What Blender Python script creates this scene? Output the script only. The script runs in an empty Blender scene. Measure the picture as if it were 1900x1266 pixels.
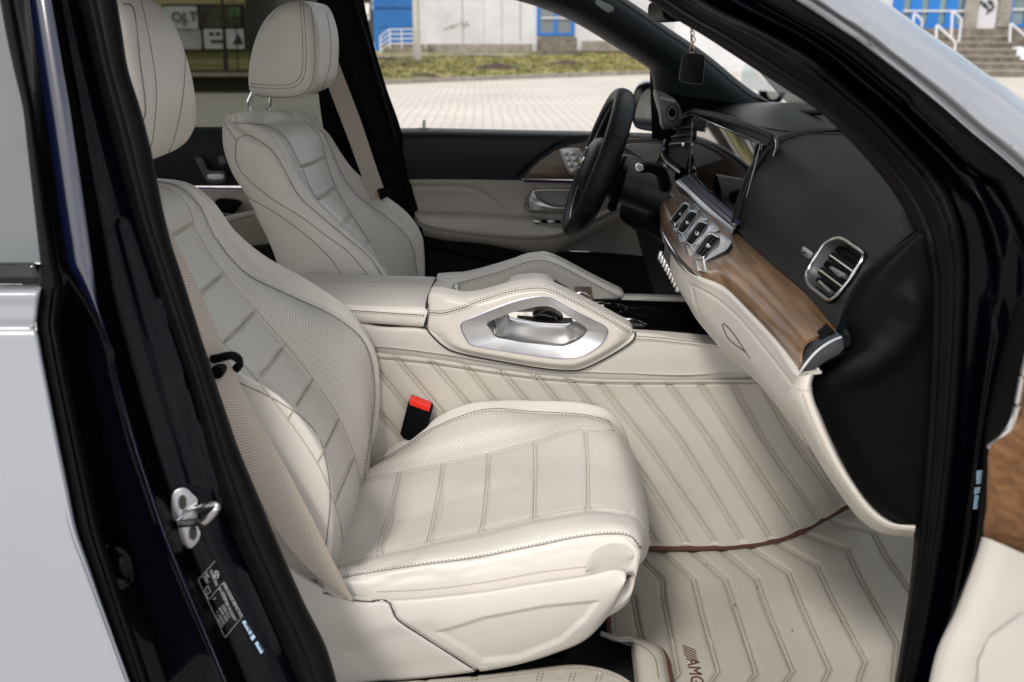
import bpy, math, random
import numpy as np
from mathutils import Vector, Matrix
from mathutils.bvhtree import BVHTree
random.seed(7); np.random.seed(7)
R = math.radians
scene = bpy.context.scene
C = scene.collection

# ---------------------------------------------------------------- camera
CAMZ = 1.45
FPX = 1850.0                       # focal length in units of a 1900 px wide picture
PITCH = math.atan(573 / FPX)
YAW = math.atan(35 / FPX) * 1.0
cam_d = bpy.data.cameras.new('camera'); cam = bpy.data.objects.new('camera', cam_d); C.objects.link(cam)
cam_d.sensor_width = 36; cam_d.lens = 36 * FPX / 1900
cam_d.clip_start = 0.05; cam_d.clip_end = 900
cam_d.dof.use_dof = True; cam_d.dof.focus_distance = 1.85; cam_d.dof.aperture_fstop = 5.0
FW = np.array([-math.sin(YAW) * math.cos(PITCH), math.cos(YAW) * math.cos(PITCH), -math.sin(PITCH)])
RT = np.array([math.cos(YAW), math.sin(YAW), 0.0])
UP = np.cross(RT, FW)
CP = np.array([0, 0, CAMZ])
cam.matrix_world = Matrix(((RT[0], UP[0], -FW[0], 0), (RT[1], UP[1], -FW[1], 0), (RT[2], UP[2], -FW[2], CAMZ), (0, 0, 0, 1)))
scene.camera = cam

# ---------------------------------------------------------------- world and sun
w = bpy.data.worlds.new('World'); scene.world = w; w.use_nodes = True
nt = w.node_tree; nt.nodes.clear()
wo = nt.nodes.new('ShaderNodeOutputWorld'); bg = nt.nodes.new('ShaderNodeBackground')
sky = nt.nodes.new('ShaderNodeTexSky'); sky.sky_type = 'NISHITA'; sky.sun_disc = False
SUN_EL, SUN_AZ = R(46), R(203)     # azimuth measured clockwise from +Y
sky.sun_elevation = SUN_EL; sky.sun_rotation = SUN_AZ; sky.air_density = 1.2; sky.dust_density = 1.5
tc = nt.nodes.new('ShaderNodeTexCoord'); mp = nt.nodes.new('ShaderNodeMapping'); mp.inputs['Scale'].default_value = (1, 1, 2.2)
nz = nt.nodes.new('ShaderNodeTexNoise'); nz.inputs['Scale'].default_value = 2.6; nz.inputs['Detail'].default_value = 7; nz.inputs['Roughness'].default_value = .58
cr = nt.nodes.new('ShaderNodeValToRGB'); cr.color_ramp.elements[0].position = .36; cr.color_ramp.elements[1].position = .60
mx = nt.nodes.new('ShaderNodeMix'); mx.data_type = 'RGBA'; mx.inputs['B'].default_value = (11.8, 11.5, 11.3, 1)
nt.links.new(tc.outputs['Generated'], mp.inputs['Vector']); nt.links.new(mp.outputs['Vector'], nz.inputs['Vector'])
nt.links.new(nz.outputs['Fac'], cr.inputs['Fac']); nt.links.new(cr.outputs['Color'], mx.inputs['Factor'])
nt.links.new(sky.outputs['Color'], mx.inputs['A']); nt.links.new(mx.outputs['Result'], bg.inputs['Color'])
bg.inputs['Strength'].default_value = 0.095
nt.links.new(bg.outputs['Background'], wo.inputs['Surface'])
sd = bpy.data.lights.new('sun', 'SUN'); sun = bpy.data.objects.new('sun', sd); C.objects.link(sun)
sd.energy = 1.9; sd.angle = R(11); sd.color = (1.0, 0.95, 0.88)
sdir = Vector((math.sin(SUN_AZ) * math.cos(SUN_EL), math.cos(SUN_AZ) * math.cos(SUN_EL), math.sin(SUN_EL)))
sun.rotation_euler = sdir.to_track_quat('Z', 'Y').to_euler()
vs = scene.view_settings
vs.view_transform = 'Standard'; vs.look = 'None'; vs.gamma = 1; vs.use_curve_mapping = False; vs.exposure = 0.42

# ---------------------------------------------------------------- pixel / world helpers
def P(px, py, Y):
    d = FW * FPX + RT * (px - 950) - UP * (py - 633)
    return CP + d * (Y / d[1])
def PG(px, py, z=0.0):
    d = FW * FPX + RT * (px - 950) - UP * (py - 633)
    return CP + d * ((z - CAMZ) / d[2])
def PX(px, py, x):
    d = FW * FPX + RT * (px - 950) - UP * (py - 633)
    return CP + d * (x / d[0])
def proj(v):
    v = np.asarray(v, float) - CP
    z = v @ FW
    return np.stack([950 + FPX * (v @ RT) / z, 633 - FPX * (v @ UP) / z], -1)
def cat(pts, n, closed=False):
    p = np.asarray(pts, float)
    if closed: p = np.concatenate([p[-1:], p, p[:2]])
    else: p = np.concatenate([2 * p[:1] - p[1:2], p, 2 * p[-1:] - p[-2:-1]])
    k = len(p) - 3
    t = np.linspace(0, k, n, endpoint=not closed); i = np.minimum(t.astype(int), k - 1); f = (t - i)
    sh = (-1,) + (1,) * (p.ndim - 1); f = f.reshape(sh)
    a, b, c, d = p[i], p[i + 1], p[i + 2], p[i + 3]
    return .5 * (2 * b + (c - a) * f + (2 * a - 5 * b + 4 * c - d) * f**2 + (3 * b - a - 3 * c + d) * f**3)
def lin(pts, n):
    p = np.asarray(pts, float); s = np.r_[0, np.cumsum(np.linalg.norm(np.diff(p, axis=0), axis=1))]
    t = np.linspace(0, s[-1], n)
    return np.stack([np.interp(t, s, p[:, k]) for k in range(p.shape[1])], -1)
def grid(rows, nr, nc, world=False):
    g = np.array([[q if world else P(*q) for q in r] for r in rows], float)
    g = cat(g, nr)
    return np.swapaxes(cat(np.swapaxes(g, 0, 1), nc), 0, 1)
def normals(g):
    n = np.cross(np.gradient(g, axis=0), np.gradient(g, axis=1))
    n /= np.linalg.norm(n, axis=-1, keepdims=True) + 1e-12
    s = ((CP - g) * n).sum(-1)
    return n if np.median(s) > 0 else -n
def pdist(q, line):
    """distance in px from points q (...,2) to polyline"""
    best = np.full(q.shape[:-1], 1e9)
    for a, b in zip(line[:-1], line[1:]):
        a = np.asarray(a, float); b = np.asarray(b, float); ab = b - a
        t = np.clip(((q - a) @ ab) / max(ab @ ab, 1e-9), 0, 1)
        best = np.minimum(best, np.linalg.norm(q - a - t[..., None] * ab, axis=-1))
    return best
def groove(g, lines, wpx, depth, n=None):
    """press real grooves (depth > 0) or ridges (depth < 0) into the grid"""
    q = proj(g); n = normals(g) if n is None else n; dsp = np.zeros(g.shape[:2])
    for l in lines: dsp = np.maximum(dsp, np.exp(-(pdist(q, l) / wpx)**2))
    return g - n * (dsp * depth)[..., None]
def even(g, axis=0, n=None):
    """re-space the rows of a grid evenly by length"""
    if axis == 1: return np.swapaxes(even(np.swapaxes(g, 0, 1), 0, n), 0, 1)
    n = n or len(g); d = np.linalg.norm(np.diff(g, axis=0), axis=-1).mean(1); s = np.r_[0, np.cumsum(d)]; t = np.linspace(0, s[-1], n)
    f = g.reshape(len(g), -1); return np.stack([np.interp(t, s, f[:, k]) for k in range(f.shape[1])], -1).reshape((n,) + g.shape[1:])
def inside(q, poly):
    poly = np.asarray(poly, float); x, y = q[..., 0], q[..., 1]; r = np.zeros(x.shape, bool)
    for (x0, y0), (x1, y1) in zip(poly, np.roll(poly, -1, 0)):
        c = ((y0 > y) != (y1 > y)); r ^= c & (x < (x1 - x0) * (y - y0) / ((y1 - y0) + 1e-12) + x0)
    return r
def recess(g, poly, wpx, depth, n=None):
    q = proj(g); n = normals(g) if n is None else n; d = pdist(q, list(poly) + [poly[0]]); s = np.where(inside(q, poly), d, -d)
    t = np.clip(s / wpx + .5, 0, 1); t = t * t * (3 - 2 * t)
    return g - n * (t * depth)[..., None]
def lump(g, wl, amp, seed=0):
    """soft irregular creasing of upholstery"""
    rs = np.random.RandomState(seed); n = normals(g); h = np.zeros(g.shape[:2])
    for k in range(7):
        v = rs.normal(size=3); v /= np.linalg.norm(v); h += np.sin((g @ v) * 6.283 / (wl * rs.uniform(.6, 1.6)) + rs.uniform(0, 6)) / 3
    return g + n * (h * amp)[..., None]

# ---------------------------------------------------------------- mesh part collector
class Part:
    def __init__(s): s.V = []; s.F = []; s.M = []; s.U = []; s.mats = []; s.n = 0
    def mi(s, m):
        if m not in s.mats: s.mats.append(m)
        return s.mats.index(m)
    def add(s, v, f, m, uv=None):
        v = np.asarray(v, float).reshape(-1, 3)
        s.V.append(v); s.U.append(np.zeros((len(v), 2)) if uv is None else np.asarray(uv, float).reshape(-1, 2))
        s.F += [tuple(i + s.n for i in q) for q in f]
        s.M += [s.mi(k) for k in m] if isinstance(m, list) else [s.mi(m)] * len(f)
        s.n += len(v); return s
    def grid(s, g, m, thick=0.0, closed_r=False, closed_c=False, bands=None, back=None):
        """bands: list of (lo, hi, material) on the column fraction (or 'r' first for rows)"""
        nr, nc = g.shape[:2]
        du = np.linalg.norm(np.diff(g, axis=1), axis=-1).mean(0); dv = np.linalg.norm(np.diff(g, axis=0), axis=-1).mean(1)
        uu, vv = np.meshgrid(np.r_[0, np.cumsum(du)], np.r_[0, np.cumsum(dv)])
        F = []; MM = []
        for i in range(nr if closed_r else nr - 1):
            for j in range(nc if closed_c else nc - 1):
                i2 = (i + 1) % nr; j2 = (j + 1) % nc
                F.append((i * nc + j, i * nc + j2, i2 * nc + j2, i2 * nc + j))
                mm = m
                if bands:
                    for ax, lo, hi, bm in bands:
                        t = (i + .5) / (nr - 1) if ax == 'r' else (j + .5) / (nc - 1)
                        if lo <= t < hi: mm = bm
                MM.append(mm)
        v = g.reshape(-1, 3); uv = np.stack([uu, vv], -1).reshape(-1, 2)
        n = np.cross(np.gradient(g, axis=0), np.gradient(g, axis=1)); ok = np.median(((CP - g) * n).sum(-1)) > 0
        if not ok: F = [q[::-1] for q in F]          # make faces look outwards
        s.bvh = BVHTree.FromPolygons([Vector(a) for a in v], F)
        if thick:
            N = len(v); b = (g - normals(g) * thick).reshape(-1, 3)
            v = np.concatenate([v, b]); uv = np.concatenate([uv, uv])
            F2 = [tuple(i + N for i in q[::-1]) for q in F]
            bd = [j for j in range(nc)] + [i * nc + nc - 1 for i in range(1, nr)] + [(nr - 1) * nc + j for j in range(nc - 2, -1, -1)] + [i * nc for i in range(nr - 2, 0, -1)]
            F3 = [(bd[k], bd[(k + 1) % len(bd)], bd[(k + 1) % len(bd)] + N, bd[k] + N) for k in range(len(bd))]
            if ok: F3 = [q[::-1] for q in F3]
            F = F + F2 + F3; MM = MM + [back or m] * (len(F2) + len(F3))
        s.add(v, F, MM, uv); return s
    def tube(s, path, r, m, sides=8, closed=False, r2=None, cap=True, up=None):
        p = np.asarray(path, float); n = len(p)
        t = np.roll(p, -1, 0) - np.roll(p, 1, 0) if closed else np.gradient(p, axis=0)
        t /= np.linalg.norm(t, axis=1, keepdims=True) + 1e-12
        u = np.array([0, 0, 1.0]) if up is None else np.asarray(up, float)
        a = np.cross(t, u); bad = np.linalg.norm(a, axis=1) < .05; a[bad] = np.cross(t[bad], [0.3, 1.0, 0.1])
        a /= np.linalg.norm(a, axis=1, keepdims=True); b = np.cross(t, a)
        ra = np.broadcast_to(np.asarray(r, float), (n,)); rb = ra if r2 is None else np.broadcast_to(np.asarray(r2, float), (n,))
        th = np.linspace(0, 2 * math.pi, sides, endpoint=False)
        v = p[:, None] + a[:, None] * (np.cos(th)[None, :, None] * ra[:, None, None]) + b[:, None] * (np.sin(th)[None, :, None] * rb[:, None, None])
        F = []
        for i in range(n if closed else n - 1):
            for j in range(sides):
                i2 = (i + 1) % n; j2 = (j + 1) % sides
                F.append((i * sides + j, i2 * sides + j, i2 * sides + j2, i * sides + j2))
        if cap and not closed: F += [tuple(range(sides)), tuple(range((n - 1) * sides, n * sides))[::-1]]
        uv = np.stack(np.broadcast_arrays(np.r_[0, np.cumsum(np.linalg.norm(np.diff(p, axis=0), axis=1))][:, None], (th * .02)[None]), -1)
        return s.add(v, F, m, uv)
    def box(s, c, sz, m, rot=None, bev=0.0):
        x, y, z = [k / 2 for k in sz]
        if bev <= 0:
            v = np.array([(i * x, j * y, k * z) for i in (-1, 1) for j in (-1, 1) for k in (-1, 1)], float)
            F = [(0, 1, 3, 2), (4, 6, 7, 5), (0, 4, 5, 1), (2, 3, 7, 6), (0, 2, 6, 4), (1, 5, 7, 3)]
        else:
            import bmesh
            bm = bmesh.new(); bmesh.ops.create_cube(bm, size=1)
            for q in bm.verts: q.co = Vector((q.co.x * 2 * x, q.co.y * 2 * y, q.co.z * 2 * z))
            bmesh.ops.bevel(bm, geom=bm.edges[:], offset=bev, segments=3, profile=.5, affect='EDGES')
            v = np.array([q.co[:] for q in bm.verts]); bm.verts.index_update(); F = [tuple(q.index for q in f.verts) for f in bm.faces]; bm.free()
        if rot is not None: v = v @ np.array(rot).T
        return s.add(v + np.asarray(c, float), F, m)
    def slab(s, outline, off, m, bev=0.0, side=None):
        """outline: world points; extruded by the vector off, front edge bevelled"""
        o = np.asarray(outline, float); off = np.asarray(off, float); n = len(o)
        rings = [o]
        c = o.mean(0)
        if bev:
            t = np.roll(o, -1, 0) - np.roll(o, 1, 0); ax = off / np.linalg.norm(off)
            nn = np.cross(t, ax); nn /= np.linalg.norm(nn, axis=1, keepdims=True) + 1e-12
            if ((c - o) * nn).sum() < 0: nn = -nn
            rings = [o + nn * bev, o + nn * bev * .3 + ax * bev * .3, o + ax * bev]
        rings.append(o + off)
        v = np.concatenate(rings); F = []
        for k in range(len(rings) - 1):
            for j in range(n):
                j2 = (j + 1) % n; F.append((k * n + j, k * n + j2, (k + 1) * n + j2, (k + 1) * n + j))
        F += [tuple(range(n))[::-1], tuple(range((len(rings) - 1) * n, len(rings) * n))]
        area = np.cross(o - c, np.roll(o, -1, 0) - c).sum(0) @ off
        if area < 0: F = [q[::-1] for q in F]
        return s.add(v, F, m)
    def ring(s, outer, inner, off, m, bev=0.0, bulge=0.0):
        """a plate with a hole: two loops with the same number of points; profile goes out->front->in->back"""
        o = np.asarray(outer, float); i = np.asarray(inner, float); off = np.asarray(off, float); ax = off / np.linalg.norm(off)
        d = i - o; L = np.linalg.norm(d, axis=1, keepdims=True); u = d / (L + 1e-9)
        prof = [o + off, o + ax * bev, o + ax * bev * .3 + u * bev * .3, o + u * bev]
        if bulge:
            for t in (.25, .5, .75): prof.append(o + d * t - ax * bulge * math.sin(math.pi * t))
        prof += [i - u * bev, i - u * bev * .3 + ax * bev * .3, i + ax * bev, i + off]
        g = np.stack(prof); return s.grid(g, m, closed_r=True, closed_c=True)
    def puff(s, outline, Y0, Y1, r, m, dome=.012, nsl=8, bands=None, taper=1.0):
        """cushion-like closed body: outline (x,z) swept from Y0 to Y1 with rounded ends and domed faces"""
        o = np.asarray(outline, float); c = o.mean(0); Rm = np.linalg.norm(o - c, axis=1).mean()
        prof = []
        for k in (.01, 1, 2, 3, 4, 5, 6): prof.append((Y0 - dome * (1 - (k / 7)**2), (1 - r / Rm) * k / 7))
        for k in range(nsl + 1):
            a = math.pi / 2 * k / nsl; prof.append((Y0 + r * (1 - math.cos(math.pi/2 - (math.pi/2 - a))), 1 - r / Rm * (1 - math.sin(a))))
        prof += [(Y0 + (Y1 - Y0) * t, 1 + .012 * math.sin(math.pi * t)) for t in (.3, .5, .7)]
        for k in range(nsl, -1, -1):
            a = math.pi / 2 * k / nsl; prof.append((Y1 - r * (1 - math.cos(a)), 1 - r / Rm * (1 - math.sin(a))))
        for k in (6, 5, 4, 3, 2, 1, .01): prof.append((Y1 + dome * (1 - (k / 7)**2), (1 - r / Rm) * k / 7))
        g = []
        for y, sc in prof:
            t = (y - Y0) / (Y1 - Y0); sc2 = sc * (1 + (taper - 1) * t)
            q = c + (o - c) * sc2; g.append(np.stack([q[:, 0], np.full(len(q), y), q[:, 1]], -1))
        g = np.array(g); s.grid(g, m, closed_c=True)
        return s
    def onto(s, px, bvh=None, lift=.0006, need=True):
        out = []
        b = bvh or s.bvh
        for q in px:
            d = FW * FPX + RT * (q[0] - 950) - UP * (q[1] - 633); d = d / np.linalg.norm(d)
            h = b.ray_cast(Vector(CP), Vector(d))
            if h[0] is None: out.append(None); continue
            nn = np.array(h[1]); nn = nn if nn @ d < 0 else -nn
            out.append((np.array(h[0]) + nn * lift, nn))
        return out
    def seam(s, line, m, r=.0008, bvh=None, step=4, smooth=True, lift=.0004):
        """continuous cord lying on the surface"""
        L = np.linalg.norm(np.diff(np.asarray(line, float), axis=0), axis=1).sum(); n = max(3, int(L / step))
        q = cat(line, n) if smooth else lin(line, n)
        run = []
        for h in s.onto(q, bvh, lift) + [None]:
            if h is None or (run and np.linalg.norm(h[0] - run[-1]) > .04):
                if len(run) > 2: s.tube(run, r, m, sides=5, cap=False)
                run = [] if h is None else [h[0]]
            else: run.append(h[0])
        return s
    def stitch(s, line, m, r=.0006, bvh=None, pitch=6.0, duty=.6, smooth=True, lift=.0004):
        """separate stitches along a line on the surface"""
        a = np.asarray(line, float); L = np.linalg.norm(np.diff(a, axis=0), axis=1).sum(); n = max(4, int(L / pitch) * 2)
        q = cat(a, n * 3) if smooth else lin(a, n * 3); q = lin(q, n)
        hs = s.onto(q, bvh, lift)
        for k in range(0, n - 1, 2):
            if hs[k] is None or hs[k + 1] is None: continue
            p0, p1 = hs[k][0], hs[k + 1][0]
            if np.linalg.norm(p1 - p0) > .02: continue
            p1 = p0 + (p1 - p0) * duty * 2 * .75
            s.tube([p0, (p0 + p1) / 2 + hs[k][1] * r * .5, p1], r, m, sides=4, cap=False)
        return s
    def build(s, name, parent=None, label=None, sharp=35, cat_=None, group=None, kind=None):
        me = bpy.data.meshes.new(name); v = np.concatenate(s.V); o = np.zeros(3)
        q = parent
        while q is not None: o = o + np.array(q.location); q = q.parent
        if parent is None and kind is None:
            o = np.array([v[:, 0].mean(), v[:, 1].mean(), v[:, 2].min()])
        me.from_pydata((v - o).tolist(), [], s.F)
        for m in s.mats: me.materials.append(m)
        me.polygons.foreach_set('material_index', s.M)
        uv = np.concatenate(s.U); li = np.zeros(len(me.loops), int); me.loops.foreach_get('vertex_index', li)
        ul = me.uv_layers.new(name='UVMap'); ul.data.foreach_set('uv', uv[li].ravel())
        me.polygons.foreach_set('use_smooth', [True] * len(me.polygons)); me.update()
        me.set_sharp_from_angle(angle=R(sharp))
        ob = bpy.data.objects.new(name, me); C.objects.link(ob); ob.parent = parent
        if parent is None and kind is None: ob.location = o
        if label: ob['label'] = label
        if cat_: ob['category'] = cat_
        if group: ob['group'] = group
        if kind: ob['kind'] = kind
        return ob
def thing(name, label, cat_, loc=(0, 0, 0), group=None):
    o = bpy.data.objects.new(name, None); C.objects.link(o); o.location = loc; o['label'] = label; o['category'] = cat_
    if group: o['group'] = group
    return o
def text(body, m, frame, size, name, parent, align='LEFT', ext=.0002, shear=0, sx=1.0):
    """frame: origin, x axis, y axis (world)"""
    cu = bpy.data.curves.new(name, 'FONT'); cu.body = body; cu.size = size; cu.extrude = ext; cu.align_x = align; cu.shear = shear; cu.resolution_u = 2
    t = bpy.data.objects.new('tmp', cu); C.objects.link(t); dg = bpy.context.evaluated_depsgraph_get()
    me = bpy.data.meshes.new_from_object(t.evaluated_get(dg)); bpy.data.objects.remove(t)
    o, ux, uy = [np.asarray(k, float) for k in frame]; ux /= np.linalg.norm(ux); uz = np.cross(ux, uy); uz /= np.linalg.norm(uz); uy = np.cross(uz, ux)
    v = np.array([q.co[:] for q in me.vertices]); f = [tuple(p.vertices) for p in me.polygons]; bpy.data.meshes.remove(me)
    return o + v[:, :1] * ux * sx + v[:, 1:2] * uy + v[:, 2:] * uz, f

# ---------------------------------------------------------------- materials
def newmat(name, col, rough=.5, metal=0.0, spec=.5, coat=0.0, var=0.0, vscale=8, bump=0.0, bscale=400, emit=None, perf=None, col2=None, coatr=.05):
    m = bpy.data.materials.new(name); m.use_nodes = True; n = m.node_tree.nodes; l = m.node_tree.links
    b = n['Principled BSDF']; b.inputs['Base Color'].default_value = (*col, 1); b.inputs['Roughness'].default_value = rough
    b.inputs['Metallic'].default_value = metal; b.inputs['Specular IOR Level'].default_value = spec
    b.inputs['Coat Weight'].default_value = coat; b.inputs['Coat Roughness'].default_value = coatr
    t = n.new('ShaderNodeTexCoord')
    csock = None
    if var or col2:
        z = n.new('ShaderNodeTexNoise'); z.inputs['Scale'].default_value = vscale; z.inputs['Detail'].default_value = 6; l.new(t.outputs['Object'], z.inputs['Vector'])
        r = n.new('ShaderNodeValToRGB'); r.color_ramp.elements[0].position = .32; r.color_ramp.elements[1].position = .68
        c1 = tuple(c * (1 - var) for c in col); c2 = col2 or tuple(min(1, c * (1 + var)) for c in col)
        r.color_ramp.elements[0].color = (*c1, 1); r.color_ramp.elements[1].color = (*c2, 1)
        l.new(z.outputs['Fac'], r.inputs['Fac']); l.new(r.outputs['Color'], b.inputs['Base Color']); csock = r.outputs['Color']
        rr = n.new('ShaderNodeMapRange'); rr.inputs['To Min'].default_value = rough * .85; rr.inputs['To Max'].default_value = min(1, rough * 1.15)
        l.new(z.outputs['Fac'], rr.inputs['Value']); l.new(rr.outputs['Result'], b.inputs['Roughness'])
    hs = None
    if bump:
        vo = n.new('ShaderNodeTexVoronoi'); vo.inputs['Scale'].default_value = bscale; l.new(t.outputs['Object'], vo.inputs['Vector'])
        z2 = n.new('ShaderNodeTexNoise'); z2.inputs['Scale'].default_value = bscale * .35; z2.inputs['Detail'].default_value = 4; l.new(t.outputs['Object'], z2.inputs['Vector'])
        ad = n.new('ShaderNodeMath'); ad.operation = 'ADD'; l.new(vo.outputs['Distance'], ad.inputs[0]); l.new(z2.outputs['Fac'], ad.inputs[1]); hs = ad.outputs[0]
        if 'leather' in name and 'black' not in name:      # shallow sitting creases
            z4 = n.new('ShaderNodeTexNoise'); z4.inputs['Scale'].default_value = 38; z4.inputs['Detail'].default_value = 3; z4.inputs['Distortion'].default_value = 1.2; l.new(t.outputs['Object'], z4.inputs['Vector'])
            m4 = n.new('ShaderNodeMath'); m4.operation = 'MULTIPLY_ADD'; m4.inputs[1].default_value = 2.2; l.new(z4.outputs['Fac'], m4.inputs[0]); l.new(hs, m4.inputs[2]); hs = m4.outputs[0]
    if perf:
        sp, rad, dark = perf
        uvn = n.new('ShaderNodeVectorMath'); uvn.operation = 'SCALE'; uvn.inputs['Scale'].default_value = 1 / sp; l.new(t.outputs['UV'], uvn.inputs[0])
        mr = n.new('ShaderNodeMapping'); mr.inputs['Rotation'].default_value = (0, 0, R(45)); l.new(uvn.outputs[0], mr.inputs['Vector'])
        fr = n.new('ShaderNodeVectorMath'); fr.operation = 'FRACTION'; l.new(mr.outputs[0], fr.inputs[0])
        su = n.new('ShaderNodeVectorMath'); su.operation = 'SUBTRACT'; su.inputs[1].default_value = (.5, .5, 0); l.new(fr.outputs[0], su.inputs[0])
        ml = n.new('ShaderNodeVectorMath'); ml.operation = 'MULTIPLY'; ml.inputs[1].default_value = (1, 1, 0); l.new(su.outputs[0], ml.inputs[0])
        le = n.new('ShaderNodeVectorMath'); le.operation = 'LENGTH'; l.new(ml.outputs[0], le.inputs[0])
        st = n.new('ShaderNodeMapRange'); st.inputs['From Min'].default_value = rad; st.inputs['From Max'].default_value = rad * 1.35; l.new(le.outputs['Value'], st.inputs['Value'])
        mm = n.new('ShaderNodeMix'); mm.data_type = 'RGBA'; l.new(st.outputs[0], mm.inputs['Factor']); mm.inputs['A'].default_value = (*[c * dark for c in col], 1)
        if csock: l.new(csock, mm.inputs['B'])
        else: mm.inputs['B'].default_value = (*col, 1)
        l.new(mm.outputs['Result'], b.inputs['Base Color'])
        if hs:
            a2 = n.new('ShaderNodeMath'); a2.operation = 'MULTIPLY_ADD'; l.new(st.outputs[0], a2.inputs[0]); a2.inputs[1].default_value = 1.5; l.new(hs, a2.inputs[2]); hs = a2.outputs[0]
        else: hs = st.outputs[0]
    if hs:
        bp = n.new('ShaderNodeBump'); bp.inputs['Strength'].default_value = bump or .3; bp.inputs['Distance'].default_value = .0006
        l.new(hs, bp.inputs['Height']); l.new(bp.outputs[0], b.inputs['Normal'])
    if emit: b.inputs['Emission Color'].default_value = (*emit[0], 1); b.inputs['Emission Strength'].default_value = emit[1]
    return m
def woodmat(name, dark, light, axis='Y', rough=.35, scale=1.0, coat=.1):
    m = bpy.data.materials.new(name); m.use_nodes = True; n = m.node_tree.nodes; l = m.node_tree.links; b = n['Principled BSDF']
    t = n.new('ShaderNodeTexCoord'); mp = n.new('ShaderNodeMapping'); sc = {'Y': (60, 2.2, 60), 'X': (2.2, 60, 60)}[axis]
    mp.inputs['Scale'].default_value = tuple(k * scale for k in sc); l.new(t.outputs['Object'], mp.inputs['Vector'])
    z = n.new('ShaderNodeTexNoise'); z.inputs['Scale'].default_value = 1.0; z.inputs['Detail'].default_value = 8; z.inputs['Roughness'].default_value = .65; z.inputs['Distortion'].default_value = .4; l.new(mp.outputs[0], z.inputs['Vector'])
    z3 = n.new('ShaderNodeTexNoise'); z3.inputs['Scale'].default_value = 7; z3.inputs['Detail'].default_value = 3; l.new(t.outputs['Object'], z3.inputs['Vector'])
    ad = n.new('ShaderNodeMath'); ad.operation = 'MULTIPLY_ADD'; ad.inputs[1].default_value = .5; l.new(z3.outputs['Fac'], ad.inputs[0]); l.new(z.outputs['Fac'], ad.inputs[2])
    r = n.new('ShaderNodeValToRGB'); r.color_ramp.elements[0].position = .55; r.color_ramp.elements[1].position = .95
    r.color_ramp.elements[0].color = (*dark, 1); r.color_ramp.elements[1].color = (*light, 1); l.new(ad.outputs[0], r.inputs['Fac']); l.new(r.outputs['Color'], b.inputs['Base Color'])
    b.inputs['Roughness'].default_value = rough; b.inputs['Coat Weight'].default_value = coat; b.inputs['Coat Roughness'].default_value = .25
    bp = n.new('ShaderNodeBump'); bp.inputs['Strength'].default_value = .15; bp.inputs['Distance'].default_value = .0005; l.new(z.outputs['Fac'], bp.inputs['Height']); l.new(bp.outputs[0], b.inputs['Normal'])
    return m
def glassmat(name, tint, gl=1.0):
    m = bpy.data.materials.new(name); m.use_nodes = True; n = m.node_tree.nodes; l = m.node_tree.links; n.remove(n['Principled BSDF'])
    tr = n.new('ShaderNodeBsdfTransparent'); tr.inputs['Color'].default_value = (*tint, 1); g = n.new('ShaderNodeBsdfGlossy'); g.inputs['Roughness'].default_value = .01
    fr = n.new('ShaderNodeFresnel'); fr.inputs['IOR'].default_value = 1.45; mu = n.new('ShaderNodeMath'); mu.operation = 'MULTIPLY'; mu.inputs[1].default_value = gl; l.new(fr.outputs[0], mu.inputs[0])
    mx = n.new('ShaderNodeMixShader'); l.new(mu.outputs[0], mx.inputs[0]); l.new(tr.outputs[0], mx.inputs[1]); l.new(g.outputs[0], mx.inputs[2]); l.new(mx.outputs[0], n['Material Output'].inputs['Surface'])
    return m
CR = (.635, .60, .55)
M = {}
M['leather'] = newmat('cream_leather', CR, .36, var=.035, vscale=7, bump=.35, bscale=900)
M['perf'] = newmat('perforated_leather', CR, .5, var=.03, vscale=7, bump=.3, bscale=900, perf=(.0042, .20, .34))
M['perf2'] = newmat('fine_perforated_leather', (.62, .59, .54), .5, var=.03, vscale=7, bump=.3, bscale=900, perf=(.0036, .18, .50))
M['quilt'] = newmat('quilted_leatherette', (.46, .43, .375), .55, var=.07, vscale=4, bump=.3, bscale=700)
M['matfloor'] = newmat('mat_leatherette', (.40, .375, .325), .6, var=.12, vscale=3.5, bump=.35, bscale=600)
M['plastic'] = newmat('cream_plastic', (.55, .525, .485), .42, var=.02, vscale=10, bump=.25, bscale=1200)
M['doorc'] = newmat('shaded_door_leather', (.43, .395, .35), .45, var=.03, vscale=8, bump=.25, bscale=900)  # darker copy of the cream leather; the far door's shade is in its colour
M['thread'] = newmat('cream_thread', (.42, .38, .31), .8)
M['threadb'] = newmat('tan_thread', (.17, .13, .085), .8)
M['cheek'] = newmat('black_side_trim', (.0025, .003, .0035), .42, bump=.4, bscale=1300, spec=.08)
M['threadd'] = newmat('dark_thread', (.13, .12, .115), .8)
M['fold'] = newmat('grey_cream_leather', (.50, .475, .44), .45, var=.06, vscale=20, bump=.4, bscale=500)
M['gap'] = newmat('shut_line_black', (.012, .012, .012), .8)
M['blackl'] = newmat('black_leather', (.0045, .007, .0085), .36, var=.1, vscale=15, bump=.5, bscale=1000, spec=.24)
M['blackp'] = newmat('black_plastic', (.003, .003, .0035), .5, bump=.2, bscale=1400, spec=.06)
M['rubber'] = newmat('rubber', (.004, .004, .0045), .5, bump=.15, bscale=1500, var=.1, vscale=30, spec=.08)
M['carpet'] = newmat('black_carpet', (.004, .004, .0045), .95, bump=.8, bscale=900)
M['piano'] = newmat('gloss_black', (.004, .004, .005), .1, coat=.6, spec=.3)
M['navy'] = newmat('navy_paint', (.0006, .0008, .0022), .3, spec=.05, coat=.18, coatr=.02)
M['navyg'] = newmat('navy_gloss_paint', (.003, .004, .02), .2, spec=1.0, coat=1.0, coatr=.01)
M['white'] = newmat('white_film', (.27, .287, .318), .26, coat=.35, coatr=.15, var=.02, vscale=3)
M['chrome'] = newmat('chrome', (.82, .83, .85), .13, metal=1)
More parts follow.
